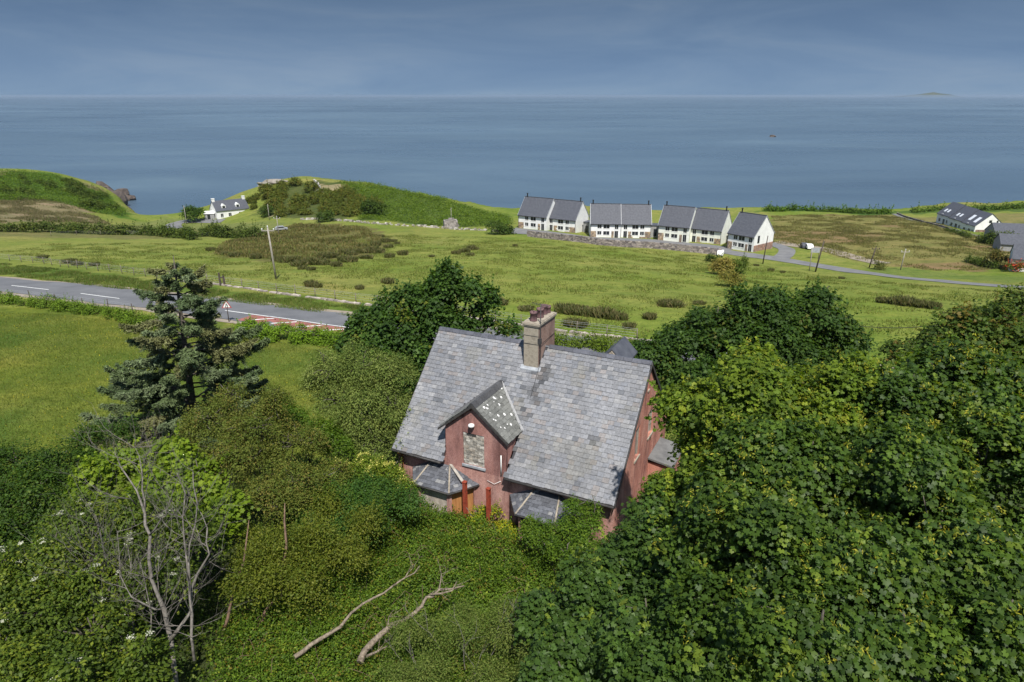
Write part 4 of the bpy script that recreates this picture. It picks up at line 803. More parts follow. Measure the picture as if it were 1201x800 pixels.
b = gp(261, 335); gpo = thing('gate_post', 'pair of dark wooden gate posts on the roadside fence line', 'post', b, .2); mb = MB(); mb.box(-.35, -.15, -.1, .1, -.2, 1.75); mb.build('post', 'pole_dark', gpo); mb = MB(); mb.box(.15, .33, -.1, .1, -.2, 1.35); mb.build('post', 'pole_dark', gpo); mb = MB(); mb.box(-.148, .148, -.04, .04, 1.0, 1.15); mb.build('rail', 'pole_dark', gpo)
def fence(label, px, gap, h=1.15, mat='fence_wood', r=.055):
    pts = np.array([gp(*p) for p in px])[:, :2]; seg = np.linalg.norm(np.diff(pts, axis=0), axis=1); s = np.concatenate([[0], np.cumsum(seg)]); q = np.arange(0, s[-1], gap)
    qx, qy = np.interp(q, s, pts[:, 0]), np.interp(q, s, pts[:, 1]); qz = zf(qx, qy); f = thing('wire_fence', label, 'fence', (qx[0], qy[0], qz[0])); off = (qx[0], qy[0], qz[0]); tops = []
    for i, (a, b, c) in enumerate(zip(qx, qy, qz)):
        hh = h * random.uniform(.9, 1.12); l = random.uniform(-.08, .08); mb = MB(off); mb.tube([(a, b, c - .2), (a + l, b, c + hh)], [r, r * .9], 6); mb.build('post', mat, f); tops.append((a, b, c, hh))
    mb = MB(off)
    for k in (.35, .6, .85, 1.0):
        for (a, b, c, hh), (a2, b2, c2, h2) in zip(tops[:-1], tops[1:]): mb.tube([(a, b, c + h * k * .93), (a2, b2, c2 + h * k * .93)], .012, 3, cap=False)
    mb.build('wire', 'galv', f); return f
random.seed(12)
fence('wire fence with grey posts along the far side of the main road', [(-60, 299), (0, 305), (50, 309.5), (100, 316), (150, 322), (195, 328), (260, 334), (330, 343.5), (430, 356), (560, 373.5), (660, 388), (760, 400)], 3.1, 1.2)
fence('wire fence half buried in the verge bramble beside the meadow', [(-40, 349), (40, 353), (110, 362), (170, 371)], 4.0, 1.2, 'pole_dark')
fence('thin wire fence below the dark hedge on the far pasture', [(60, 277), (110, 275.5), (150, 275), (220, 278), (280, 279)], 6.0, 1.2)
def car(u, v, az, label, mat):
    b = gp(u, v); c = thing('parked_car', label, 'car', (b[0], b[1], b[2] + .1), az, 'cars parked by the lane'); c.scale = (.85, .85, .85); mb = MB()
    pr = [(-2.1, .35), (2.1, .35), (2.1, .75), (1.3, .9), (.7, 1.42), (-1.2, 1.45), (-2.0, .95)]; mb.prism([(x, -.85, z) for x, z in pr], (0, 1.7, 0)); bd = mb.build('body', mat, c)
    mb = MB(); mb.prism([(1.0, -.86, .95), (.62, -.86, 1.34), (-1.1, -.86, 1.36), (-1.6, -.86, .95)], (0, 1.72, 0)); mb.build('side_glass', 'dark', bd)
    for x in (-1.3, 1.3):
        for y in (-.85, .7): mb = MB(); mb.tube([(x, y, .32), (x, y + .16, .32)], .32, 10); mb.build('wheel', 'tyre', c)
car(943, 290.8, 1.35, 'dark blue car parked nearest the lane on the gravel strip', 'far_slate'); car(948.5, 292, 1.4, 'white car parked between the dark car and blue board', 'white_paint'); car(845, 299.5, 1.2, 'white car at the right end of the rubble wall', 'white_paint'); car(330, 270.5, .4, 'pale grey car by the hedge right of the cottage', 'galv')
mb = MB(); pa_, pb_ = P(985, 379, 60), P(1240, 345, 52); bb = pa_; mb.off = tuple(bb)
mb.tube([pa_ + (pb_ - pa_) * t - np.array([0, 0, 1.4 * 4 * t * (1 - t)]) for t in np.linspace(0, 1, 14)], .03, 5); o = mb.build('overhead_cable', 'black'); o.location = bb; tag(o, 'dark sagging cable strung between the trees over the right field', 'cable')

# ------------------------------------------------------------------ coast rocks
def rock(name, u, v, y, s, label, mat, seed, squash=.5, group=None, dz=0):
    import bmesh
    bm = bmesh.new(); bmesh.ops.create_icosphere(bm, subdivisions=3, radius=1); rs = np.random.default_rng(seed); co = np.array([q.co for q in bm.verts]); k = rs.uniform(1.5, 4, (5, 3)); ph = rs.uniform(0, 6, 5)
    d = 1 + sum(.13 * np.sin(co @ k[i] + ph[i]) for i in range(5)) + rs.uniform(-.05, .05, len(co))
    for q, dd in zip(bm.verts, d): q.co = Vector((q.co.x * dd * s[0], q.co.y * dd * s[1], round(q.co.z * dd * 3) / 3 * s[2] * .6 + q.co.z * dd * s[2] * .4))
    me = bpy.data.meshes.new(name); bm.to_mesh(me); bm.free(); o = link(name, me, mat); p = P(u, v, y); o.location = (p[0], p[1], (p[2] if dz is None else SEA + dz)); return tag(o, label, 'rock', group)
yS = lambda v: (CAM[2] - SEA) / math.tan(PITCH - math.atan((400 - v) / F))
rock('sea_rock', 133, 229, yS(236), (9, 10, 9), 'broad brown rock ledge at the tip of the headland', 'rock', 1, dz=1); rock('sea_rock', 146, 232, yS(235), (6, 5, 4), 'flat dark rock jutting furthest into the sea', 'rock', 2, dz=0); rock('sea_rock', 128, 238, yS(243), (9, 9, 8), 'dark rock in the shadow under the headland cliff', 'rock', 3, dz=1)
rock('sea_rock', 137, 244, yS(249), (7, 6, 5), 'low dark rock at the mouth of the cove', 'rock', 4, dz=0); rock('sea_rock', 906, 159.5, yS(160.5), (5, 5, 3), 'tiny lone rock far out at sea', 'rock', 6, dz=0)
for i, (u, v, y, s, lb) in enumerate(((322, 213, 288, (5, 3, 1.0), 'large pale outcrop on the hill crest'), (310, 216.5, 285, (3, 2, 1.1), 'small pale outcrop left of the crest outcrop'))): rock('hill_rock', u, v, y, s, lb, 'pale_rock', 20 + i, dz=None)

# ================================================================== VEGETATION
SYC = [(.03, .062, .018, 5), (.042, .08, .02, 3), (.023, .05, .019, 3), (.075, .118, .03, 1.0)]
SYC_Y = SYC + [(.1, .16, .03, 1.2)]
def keys(root, cpts, n, up_bias, cols=((.36, .33, .035), (.26, .28, .04))):
    d = cpts[rng.choice(len(cpts), n)]; k = 15; ci = np.repeat(np.arange(n), k); pos = d[ci] + rng.normal(0, .075, (n * k, 3)) + np.repeat(rng.normal(0, .2, (n, 3)) + np.array([0, -.05, .2]), k, 0)
    nn = rdir(n * k); ax = nrm(rng.normal(0, .6, (n * k, 3)) + np.array([0, 0, -.6])); col = pick_cols(cols, n * k) * rng.uniform(.7, 1.2, (n * k, 1))
    link('seed_keys', leaves_mesh('seed_keys', pos - np.array(root.location), nn, ax, rng.uniform(.07, .14, n * k), col, T_KEY), 'leaf', root)
# the big sycamore right of the house
rA, cA, _ = tree('sycamore_tree', 'huge dark sycamore with hanging yellow seed keys, filling the lower right corner', 'tree', (14, 16.5),
     [(1050, 485, 21.5, 2.1), (1130, 472, 22, 2.3), (1200, 470, 22, 2.2), (955, 560, 19, 2.3), (1050, 560, 18.5, 2.5), (1150, 560, 18.5, 2.6), (880, 600, 18.2, 2.0),
      (900, 650, 16.5, 2.2), (1000, 655, 16, 2.4), (1100, 660, 16, 2.5), (1200, 650, 16, 2.5), (825, 640, 18, 1.7), (960, 745, 13.5, 2.0), (1060, 755, 13.5, 2.1), (1165, 765, 13, 2.2), (865, 740, 15, 2.0), (1260, 560, 18, 2.6), (1280, 700, 15, 2.5)],
     150000, .19, T_LOBED, SYC, .38, twigs=500, mat='leaf_gloss', per=24, clump=.22, shell=.22, jit=.68, outw=.8, bough=.9, sep=4.2)
rA2, cA2, _ = tree('sycamore_tree', 'pale yellow green sycamore standing close beside the brick gable of the derelict house', 'tree', (9.5, 24),
     [(880, 472, 22.5, 2.0), (965, 470, 22.5, 2.1), (838, 480, 23.2, 1.55), (832, 545, 21.8, 1.6), (880, 545, 20.5, 2.0), (1010, 455, 23.5, 1.5), (930, 510, 21.5, 1.9), (800, 575, 22, 1.0), (1080, 445, 24, 1.2)],
     62000, .19, T_LOBED, [(.06, .104, .022, 4), (.082, .13, .025, 3), (.042, .078, .02, 3), (.11, .15, .03, 1.2)], .28, twigs=160, mat='leaf', per=24, clump=.22, shell=.2, jit=.65, outw=.8, bough=.8, sep=3.8)
keys(rA2, cA2, 260, 1)
keys(rA, cA, 850, 1)
rB, cB, _ = tree('sycamore_tree', 'young dark leaved sycamore in front of the right bay, left of the huge sycamore', 'tree', (4.5, 19.5),
     [(775, 605, 21.3, 1.1), (780, 650, 19.5, 1.6), (712, 680, 19, 1.3), (760, 730, 17, 1.8), (690, 750, 17.5, 1.5), (800, 790, 14.5, 1.6), (655, 730, 19, 1.1), (660, 790, 16.5, 1.3), (740, 800, 15, 1.5), (742, 640, 20.5, .9)],
     42000, .185, T_LOBED, [(.03, .064, .024, 4), (.038, .076, .025, 2), (.025, .052, .022, 2), (.08, .12, .03, .4)], .2, twigs=140, mat='leaf_gloss', per=24, clump=.22, jit=.5, outw=.75, shell=.2, bough=.6)
rC, cC, _ = tree('sycamore_tree', 'bronze tinged sycamore at the right edge, behind the huge sycamore and nearest the lane', 'tree', (25, 31.5),
     [(1130, 392, 31, 1.5), (1182, 374, 32, 1.6), (1092, 412, 30.5, 1.4), (1066, 415, 31, .9), (1205, 415, 30, 2.1), (1150, 430, 29.5, 1.8), (1235, 395, 31, 2.2), (1100, 445, 29, 1.6), (1215, 470, 28, 2.0)],
     30000, .2, T_LOBED, [(.036, .068, .022, 4), (.05, .08, .024, 3), (.085, .075, .03, .9), (.028, .052, .02, 2)], .3, twigs=140, per=22, clump=.32)
keys(rC, cC, 220, 1, ((.18, .12, .04), (.22, .18, .05)))
tree('sycamore_tree', 'broad dome shaped tree standing behind the brick gable of the derelict house', 'tree', (16, 47.5),
     [(885, 372, 47, 2.5), (838, 392, 47, 2.4), (948, 376, 47.5, 2.6), (985, 398, 47, 1.5), (800, 408, 46.5, 2.1), (768, 425, 45.5, 1.7), (870, 425, 45, 3.2), (940, 430, 45.5, 3.0), (818, 455, 43.5, 2.4), (905, 352, 47.5, 1.2), (860, 356, 47.5, 1.0), (965, 350, 48, 1.1), (790, 470, 43, 1.6), (755, 415, 46, 1.0), (905, 395, 46, 2.2), (980, 440, 45, 2.0)],
     70000, .27, T_TRI, [(.026, .058, .02, 4), (.034, .068, .022, 3), (.02, .046, .018, 3), (.06, .075, .028, .3)], .4, twigs=120, per=22, clump=.36, shell=.12)
tree('ash_tree', 'dark ragged tree at the left rear corner of the slate roof', 'tree', (-5.5, 44.5),
     [(522, 334, 44, 1.15), (552, 338, 44, 1.0), (492, 350, 44, 1.3), (462, 362, 44, 1.3), (433, 387, 43.5, 1.5), (470, 393, 43, 1.9), (515, 372, 43.5, 1.7), (412, 405, 43, 1.1), (500, 415, 42, 1.6), (445, 420, 42, 1.6), (576, 343, 44, .42), (562, 364, 44, .55), (545, 388, 43, .95), (577, 378, 44, .55), (595, 384, 44, .5), (575, 355, 44, .35), (530, 318, 44, .6), (480, 445, 41, 1.5), (625, 390, 45, .4)],
     52000, .24, T_TRI, [(.028, .064, .024, 4), (.038, .08, .026, 3), (.022, .05, .022, 3), (.075, .1, .03, .25)], .3, twigs=160, per=20, clump=.27, shell=.13)
tree('willow_tree', 'grey green willow bush between the meadow and the left end of the slate roof', 'tree', (-7.5, 35.5),
     [(388, 434, 35.5, 1.4), (425, 430, 35.5, 1.5), (458, 436, 35, 1.25), (430, 478, 34, 2.0), (400, 470, 34.5, 1.5), (463, 480, 34, 1.3), (440, 520, 33, 1.5), (470, 515, 33, .9), (405, 510, 33, 1.1), (372, 445, 36, .7)],
     46000, .15, T_LONG, [(.08, .118, .055, 4), (.066, .102, .044, 3), (.1, .135, .07, 2), (.045, .075, .03, 1.5)], .16, twigs=150, per=24, clump=.24, mat='leaf_dull', jit=.7)
HAW = [(.058, .082, .028, 4), (.072, .086, .032, 3), (.044, .07, .022, 3), (.088, .084, .04, 1)]
tree('hawthorn_bush', 'olive brown hawthorn thicket in front of the spruce, before the grassy meadow', 'shrub', (-11.5, 29),
     [(245, 492, 30.5, 1.3), (300, 500, 30, 1.4), (345, 520, 30, 1.3), (285, 545, 28.5, 1.8), (345, 572, 27.5, 1.4), (225, 525, 29.5, 1.2), (320, 470, 31, .8), (270, 465, 31.5, .7), (395, 555, 29, .9), (310, 590, 26.5, 1.2)],
     60000, .1, T_LEAF, HAW, .1, twigs=240, per=26, clump=.22, mat='leaf_dull', jit=.9, up=.6)
tree('green_shrub', 'small mid green shrub between the willow bush and the hawthorn thicket', 'shrub', None, [(375, 508, 32, .9), (345, 497, 33, .9), (395, 525, 31.5, .8), (330, 480, 34, .7)], 15000, .12, T_LEAF, [(.04, .085, .015, 3), (.055, .1, .018, 2)], .06, twigs=40, per=22, clump=.2)
tree('dark_shrub', 'dark green shrub mass at the left edge below the meadow', 'shrub', (-21.5, 25),
     [(25, 545, 27.5, 1.4), (70, 545, 28, 1.3), (20, 590, 25.5, 1.5), (95, 520, 29.5, .9), (0, 640, 23.5, 1.4), (-20, 560, 27, 1.5), (50, 575, 26, 1.3), (135, 505, 31, .9)],
     38000, .13, T_LEAF, [(.022, .05, .014, 4), (.03, .066, .016, 3), (.05, .085, .018, 1)], .1, twigs=60, per=24, clump=.24)
tree('lime_green_bush', 'bright lime green broad leaved bush behind the bare dead tree', 'shrub', (-13.5, 25.5),
     [(150, 545, 27, 1.0), (195, 537, 27.3, 1.1), (115, 557, 26, .9), (235, 562, 26.5, 1.1), (268, 592, 25, .8), (185, 572, 25.5, 1.2), (255, 622, 24, .7), (110, 590, 25, .9)],
     12000, .2, T_LOBED, [(.078, .132, .018, 4), (.058, .105, .016, 3), (.105, .16, .026, 2)], .08, twigs=60, per=22, clump=.26, mat='leaf')
rE, cE, _ = tree('elder_bush', 'elder bush dotted with flat white flower heads at the lower left', 'shrub', (-13.5, 19.5),
     [(95, 615, 22.5, 1.3), (155, 605, 23, 1.2), (210, 625, 22.5, 1.1), (60, 660, 20.5, 1.5), (125, 675, 20.5, 1.5), (40, 720, 18.8, 1.5), (110, 745, 18.5, 1.4), (185, 690, 20.5, 1.1), (15, 780, 17, 1.5), (170, 770, 18, 1.1), (0, 690, 19.5, 1.4), (90, 800, 16.5, 1.3)],
     52000, .145, T_LEAF, [(.04, .072, .018, 4), (.056, .092, .021, 3), (.085, .118, .026, 1.8), (.028, .05, .016, 1.6)], .1, twigs=160, per=24, clump=.26)
d = cE[rng.choice(len(cE), 85)]; k = 34; ci = np.repeat(np.arange(85), k); rr_ = rng.uniform(.04, .1, 85)[ci]
pos = d[ci] + np.repeat(np.array([[0, 0, .2]]) + rng.normal(0, .08, (85, 3)), k, 0) + rng.normal(0, 1, (85 * k, 3)) * rr_[:, None] * np.array([.8, .8, .15])
link('white_flowers', leaves_mesh('white_flowers', pos - np.array(rE.location), nrm(rng.normal(0, .3, (85 * k, 3)) + np.array([0, -.2, 1])), rdir(85 * k), rng.uniform(.03, .06, 85 * k), np.tile([.5, .5, .4], (85 * k, 1)) * rng.uniform(.75, 1.1, (85 * k, 1)), T_LEAF), 'leaf_dull', rE)
rF, cF, _ = tree('elm_sapling', 'thin olive leaved sapling with reddish stems right of the dead tree', 'shrub', (-8, 22.5),
     [(330, 645, 23.5, 1.2), (372, 630, 24.5, 1.2), (298, 680, 22, 1.1), (405, 650, 24, .9), (360, 690, 22, 1.0), (300, 640, 24, .9), (425, 610, 26, .8), (385, 590, 27, .9)],
     30000, .1, T_LEAF, [(.07, .095, .022, 4), (.09, .11, .03, 2), (.05, .08, .018, 2)], 0, per=16, clump=.26, shell=.22, mat='leaf', jit=.8)
mb = MB(tuple(rF.location))
for a, b_, c_ in (((258, 752, 21.3), (272, 700, 21.8), (292, 610, 23)), ((296, 742, 21.8), (310, 718, 22), (326, 700, 22.4)), ((330, 700, 22.6), (336, 640, 23.2), (334, 590, 23.8))):
    p0, p1, p2 = P(*a), P(*b_), P(*c_); mb.tube([p0, (p0 + p1) / 2 + rng.normal(0, .06, 3), p1, (p1 + p2) / 2 + rng.normal(0, .08, 3), p2], [.075, .065, .055, .04, .015], 7)
mb.build('stems', 'red_bark', rF)
def cover(name, label, region, n, size, tpl, cols, hfun, mat='leaf', kind='stuff', per=18, clump=.22, cat=None, up=1.0, jit=.6, parent=None):
    lo, hi = region.min(0), region.max(0); pts = []
    while len(pts) < n // per: q = rng.uniform(lo, hi, (n // per, 2)); q = q[inpoly(q[:, 0], q[:, 1], region)]; pts = q if len(pts) == 0 else np.vstack([pts, q])
    pts = pts[:n // per]; m = len(pts); N_ = m * per; ci = np.repeat(np.arange(m), per); h = hfun(pts[:, 0], pts[:, 1]); z = zf(pts[:, 0], pts[:, 1]) + h * (1 - np.abs(rng.normal(0, .22, m)))
    c = np.stack([pts[:, 0], pts[:, 1], z], 1); pos = c[ci] + rng.normal(0, clump, (N_, 3)) * np.array([1, 1, .6]); e = .4
    g = np.stack([-(hfun(pts[:, 0] + e, pts[:, 1]) - h) / e, -(hfun(pts[:, 0], pts[:, 1] + e) - h) / e, np.ones(m)], 1)
    nn = nrm(nrm(g)[ci] * up + rng.normal(0, jit, (N_, 3)) + np.array([0, 0, .3])); col = (pick_cols(cols, m) * WARM * rng.uniform(.75, 1.25, (m, 1)))[ci] * rng.uniform(.8, 1.2, (N_, 1))
    o = link(name, leaves_mesh(name, pos, nn, rdir(N_), size * rng.uniform(.6, 1.3, N_), col, tpl), mat, parent); return tag(o, label, cat, kind=kind)
def lump(hmin, hmax, s, seed): return lambda x, y: hmin + (hmax - hmin) * vnoise(x, y, s, seed) + .35 * (vnoise(x, y, s * .33, seed + 1) - .5)
GL = lambda *uvz: np.array([atz(u, v, z)[:2] for u, v, z in uvz])
BR = [(.05, .098, .02, 4), (.066, .12, .024, 3), (.036, .074, .017, 2.0), (.1, .14, .03, 1.3), (.1, .09, .03, .6)]
br = GL((330, 585, 1), (440, 565, .6), (520, 590, .4), (600, 640, 0), (640, 660, 0), (690, 690, 0), (640, 800, 0), (640, 840, 0), (250, 840, .3), (260, 740, .3))
bh = lambda x, y: .5 + 1.2 * vnoise(x, y, 2.8, 61) + .9 * (vnoise(x, y, 1.1, 62) - .5) + .5 * (vnoise(x, y, .5, 63) - .5)
cover('bramble_thicket', 'tangled green bramble thicket sloping down before the pink house front', br, 150000, .105, T_LEAF, BR, bh)
lob = []
while len(lob) < 95:
    q = rng.uniform(br.min(0), br.max(0))
    if inpoly(q[0], q[1], br): r_ = rng.uniform(.35, .95); lob.append(((q[0], q[1], z1(*q) + float(bh(q[0], q[1])) * .75 - r_ * .25), r_))
bo, _ = crown(None, lob, 75000, .105, T_LEAF, BR, per=20, clump=.16, low=-.1, name='bramble_mounds', bough=.3, jit=.6); tag(bo, 'rounded bramble mounds rising out of the thicket', kind='stuff')
cm = MB(); 
for k in range(230):
    q = rng.uniform(br.min(0), br.max(0))
    if not inpoly(q[0], q[1], br): continue
    a = rng.uniform(0, 6.28); L = rng.uniform(.6, 1.6); h0 = z1(*q) + float(bh(q[0], q[1])) * .85; d = np.array([math.cos(a), math.sin(a), 0]); cm.tube([np.array([q[0], q[1], h0 - .2]) + d * L * t + np.array([0, 0, rng.uniform(.3, .6) * 4 * t * (1 - t) + .15 * t]) for t in (0, .2, .4, .6, .8, 1)], [.011, .01, .009, .008, .006, .003], 4, cap=False)
tag(cm.build('bramble_canes', 'red_bark'), 'dry arching bramble canes', kind='stuff')
# ivy mound with yellow blossom left of the bays
tree('ivy_mound', 'dense blue green creeper mound left of the bay windows', 'shrub', (-5.2, 27), [(400, 585, 28, 1.4), (370, 600, 27.2, 1.3), (440, 580, 28.5, 1.2), (425, 612, 26.7, 1.3), (480, 590, 28, 1.0), (350, 580, 28.5, 1.0)], 32000, .1, T_LEAF, [(.028, .07, .026, 4), (.038, .082, .024, 3), (.05, .095, .022, 1)], 0, per=24, clump=.2, low=-.3)
rY, cY, _ = tree('blossom_shrub', 'shrub with pale yellow blossom below the left eaves of the house', 'shrub', (-5.5, 29), [(395, 556, 29.5, .75), (430, 549, 29.8, .8), (455, 556, 29.5, .6), (365, 562, 29.2, .6), (475, 572, 29, .5)], 11000, .1, T_LEAF, [(.055, .1, .018, 3), (.09, .13, .025, 2)], .05, twigs=30, per=20, clump=.2)
n = 90; d = cY[rng.choice(len(cY), n)]; k = 16; pos = np.repeat(d + np.array([0, 0, .12]), k, 0) + rng.normal(0, .06, (n * k, 3)); link('yellow_blossom', leaves_mesh('yellow_blossom', pos - np.array(rY.location), nrm(rdir(n * k) + np.array([0, -.3, .8])), rdir(n * k), rng.uniform(.05, .09, n * k), np.tile([.55, .52, .13], (n * k, 1)) * rng.uniform(.7, 1.15, (n * k, 1)), T_LEAF), 'leaf_dull', rY)
tree('yellow_creeper', 'yellow green creeper at the foot of the pink wall beside the right bay', 'shrub', None, [(560, 600, 29.2, .28), (578, 600, 29.0, .28), (592, 618, 28.4, .32), (604, 636, 27.6, .36), (558, 612, 28.7, .3), (586, 634, 27.9, .3)], 6000, .1, T_LEAF, [(.12, .17, .02, 3), (.22, .22, .025, 2), (.06, .12, .02, 2)], .04, twigs=20, per=18, clump=.14)
tree('green_creeper', 'leafy green creeper climbing over the right bay window and its roof corner', 'shrub', None, [(625, 622, 26.0, .6), (655, 622, 25.8, .7), (685, 612, 25.6, .7), (700, 600, 26.0, .5), (640, 640, 25.2, .6), (672, 595, 26.2, .35), (690, 640, 24.6, .8), (665, 650, 24.5, .7)], 17000, .1, T_LEAF, [(.05, .1, .018, 3), (.07, .12, .022, 2), (.035, .075, .018, 2)], .05, twigs=30, per=20, clump=.16)
rG, cG, _ = tree('feathery_bush', 'feathery grey green bush threaded with bare grey twigs at the bottom centre', 'shrub', (-1, 19.3), [(480, 745, 19.7, .9), (540, 735, 19.9, 1.0), (600, 735, 19.6, .9), (510, 790, 18.4, .9), (580, 785, 18.4, .9), (630, 780, 18, .8), (460, 800, 18.2, .7)], 30000, .09, T_LONG, [(.07, .1, .045, 3), (.05, .085, .03, 3), (.085, .115, .05, 1)], 0, per=24, clump=.22, mat='leaf_dull', jit=.9, shell=.25)
def branchy(mb, p, d, L, r, depth, spread=.5, seg=4, kids=3, up=.12):
    pts = [np.array(p, float)]; dd = np.array(d, float)
    for i in range(seg): dd = nrm(dd + rng.normal(0, .13, 3) + np.array([0, 0, up * .3])); pts.append(pts[-1] + dd * L / seg)
    mb.tube(pts, list(np.linspace(r, r * .45 if depth else r * .25, seg + 1)), 7 if r > .05 else 4, cap=False)
    if depth:
        for k in range(kids):
            t = rng.uniform(.3, 1.0) if k < kids - 1 else 1.0; j = t * seg; i = min(int(j), seg - 1); q = pts[i] * (1 - (j - i)) + pts[i + 1] * (j - i)
            nd = nrm(dd + rng.normal(0, spread, 3) + np.array([0, 0, up])); branchy(mb, q, nd, L * rng.uniform(.45, .75), r * .5, depth - 1, spread, seg, kids, up)
for u, v, y in ((470, 760, 19.4), (515, 745, 19.6), (545, 770, 19), (575, 755, 19.3), (600, 745, 19.4), (625, 750, 19.2), (500, 790, 18.6), (560, 800, 18.3)):
    mb = MB(tuple(rG.location)); p = P(u, v, y); branchy(mb, p - np.array([0, 0, .6]), nrm(np.array([rng.normal(0, .25), rng.normal(0, .2), 1])), 1.3, .022, 2, .4, 3, 3, .2); mb.build('bare_stem', 'dead_wood', rG)
# ------------------------------------------------------------------ dead trees and fallen limbs
def poly_limb(mb, spec, r0, r1, sides=8):
    pts = [P(*s) for s in spec]; q = [pts[0]]
    for a, b in zip(pts[:-1], pts[1:]): q += [(a + b) / 2 + rng.normal(0, .05, 3), b]
    q = [p + rng.normal(0, .018, 3) for p in q]; mb.tube(q, list(np.linspace(r0, r1, len(q)) * rng.uniform(.85, 1.15, len(q))), sides); return q
def dead(label, base, stems, ntw, seed_r=.1):
    b = P(*base); root = thing('dead_tree', label, 'tree', (b[0], b[1], z1(b[0], b[1]))); mb = MB(tuple(root.location)); allp = []
    tw = MB(tuple(root.location))
    for s, r0, r1 in stems: 
        q = poly_limb(mb, s, r0, r1); allp += q[1:]
    mb.build('trunk', 'dead_wood', root)
    for k in range(ntw):
        p = allp[rng.integers(len(allp))]; branchy(tw, p, nrm(np.array([rng.normal(0, .6), rng.normal(0, .4), rng.uniform(.2, 1)])), rng.uniform(.5, 1.7), rng.uniform(.008, .016), 2, .4, 3, 3, .25)
    tw.build('twigs', 'dead_wood', root); return root
dead('tall bare silvery dead tree standing among the elder at the lower left', (208, 810, 18.4),
     [(((208, 812, 18.3), (200, 750, 19.0), (192, 715, 19.4), (178, 680, 19.7), (176, 628, 20.2), (170, 600, 20.6), (160, 575, 20.9), (141, 548, 21.2)), 0.095, 0.021),
      (((176, 628, 20.2), (188, 610, 20.0), (195, 605, 19.9)), 0.034, 0.014), (((170, 600, 20.6), (168, 575, 21), (166, 545, 21.3), (158, 525, 21.6)), 0.041, 0.010),
      (((160, 592, 20.6), (150, 580, 20.4)), 0.024, 0.008), (((200, 750, 19.0), (225, 715, 19.5), (224, 690, 19.8), (246, 650, 20.2), (243, 620, 20.5)), 0.068, 0.021),
      (((228, 775, 18.6), (225, 720, 19.3), (222, 680, 19.8), (224, 640, 20.3), (232, 590, 20.8), (226, 552, 21.2)), 0.058, 0.013), (((222, 680, 19.8), (215, 630, 20.4), (218, 580, 20.9), (208, 555, 21.2)), 0.041, 0.010), (((246, 650, 20.2), (236, 636, 20.4), (229, 615, 20.6)), 0.031, 0.008),
      (((192, 715, 19.4), (165, 706, 19.2), (148, 690, 19.3), (140, 670, 19.5)), 0.034, 0.008), (((178, 680, 19.7), (190, 660, 19.3), (196, 640, 19.3)), 0.024, 0.007)], 95)
dead('smaller grey dead stems leaning left of the tall dead tree', (138, 760, 19.2),
     [(((143, 765, 19), (130, 715, 19.6), (118, 690, 19.9), (105, 670, 20.2)), 0.041, 0.010), (((147, 765, 18.9), (138, 715, 19.6), (142, 670, 20.1), (136, 625, 20.6)), 0.037, 0.008), (((120, 760, 19.2), (100, 700, 20), (108, 640, 20.6)), .04, .01), (((160, 770, 18.8), (152, 700, 19.8), (150, 640, 20.4)), .04, .01), (((170, 780, 18.6), (178, 720, 19.3), (166, 660, 20)), .035, .01), (((152, 735, 19.3), (148, 705, 19.7)), 0.034, 0.014), (((130, 715, 19.6), (126, 660, 20.2), (116, 620, 20.6)), 0.031, 0.007)], 90)
def fallen(label, specs):
    p0 = P(*specs[0][0][0]); o = MB(tuple(p0))
    for s, r0, r1 in specs:
        q = poly_limb(o, s, r0, r1)
        for k in range(5):
            p = q[rng.integers(1, len(q))]; branchy(o, p, nrm(rng.normal(0, .6, 3) + np.array([.5, .2, .5])), rng.uniform(.25, .6), .014, 1, .5, 3, 2, .1)
    ob = o.build('fallen_branch', 'fallen_wood'); ob.location = p0; tag(ob, label, 'branch')
fallen('long thin bleached branch lying over the brambles, left of the thicker one', [(((345, 770, 20.2), (365, 755, 20.7), (400, 735, 21.3), (425, 708, 21.9), (450, 695, 22.3), (475, 678, 22.8), (492, 664, 23.2)), .085, .018), (((475, 678, 22.8), (484, 667, 23.1)), .03, .01)])
fallen('thick bleached forked branch lying over the brambles, right of the thin one', [(((422, 778, 19.6), (435, 755, 20.2), (460, 733, 20.7), (485, 718, 21.2), (500, 700, 21.6), (515, 692, 21.8), (545, 686, 21.9)), .13, .03), (((515, 692, 21.8), (518, 673, 22.2)), .04, .012), (((505, 697, 21.6), (530, 692, 21.6), (536, 682, 22)), .045, .012), (((450, 742, 20.5), (455, 725, 20.8)), .05, .015), (((430, 770, 19.8), (455, 758, 19.9)), .06, .02)])
# undergrowth filling every gap between the shrubs
ug = np.array([(-26, 13), (20, 13), (20, 24), (9, 27), (8.5, 30), (7, 25.5), (-4, 31.5), (-4.5, 37), (-7, 41), (-12, 36), (-16, 33), (-27, 32)], float)
cover('undergrowth', 'low mixed undergrowth between the shrubs', ug, 80000, .14, T_LEAF, [(.028, .055, .015, 3), (.04, .075, .018, 2), (.06, .09, .02, 1)], lump(.15, .9, 2.2, 71))
cover('undergrowth', 'low undergrowth behind and beside the house', np.array([(7.5, 27), (28, 24), (30, 42), (20, 50), (-8, 52), (-9, 43), (-1.5, 42), (9, 37)], float), 50000, .16, T_LEAF, [(.028, .055, .015, 3), (.04, .08, .018, 2), (.06, .1, .02, 1)], lump(.15, .9, 2.5, 73))
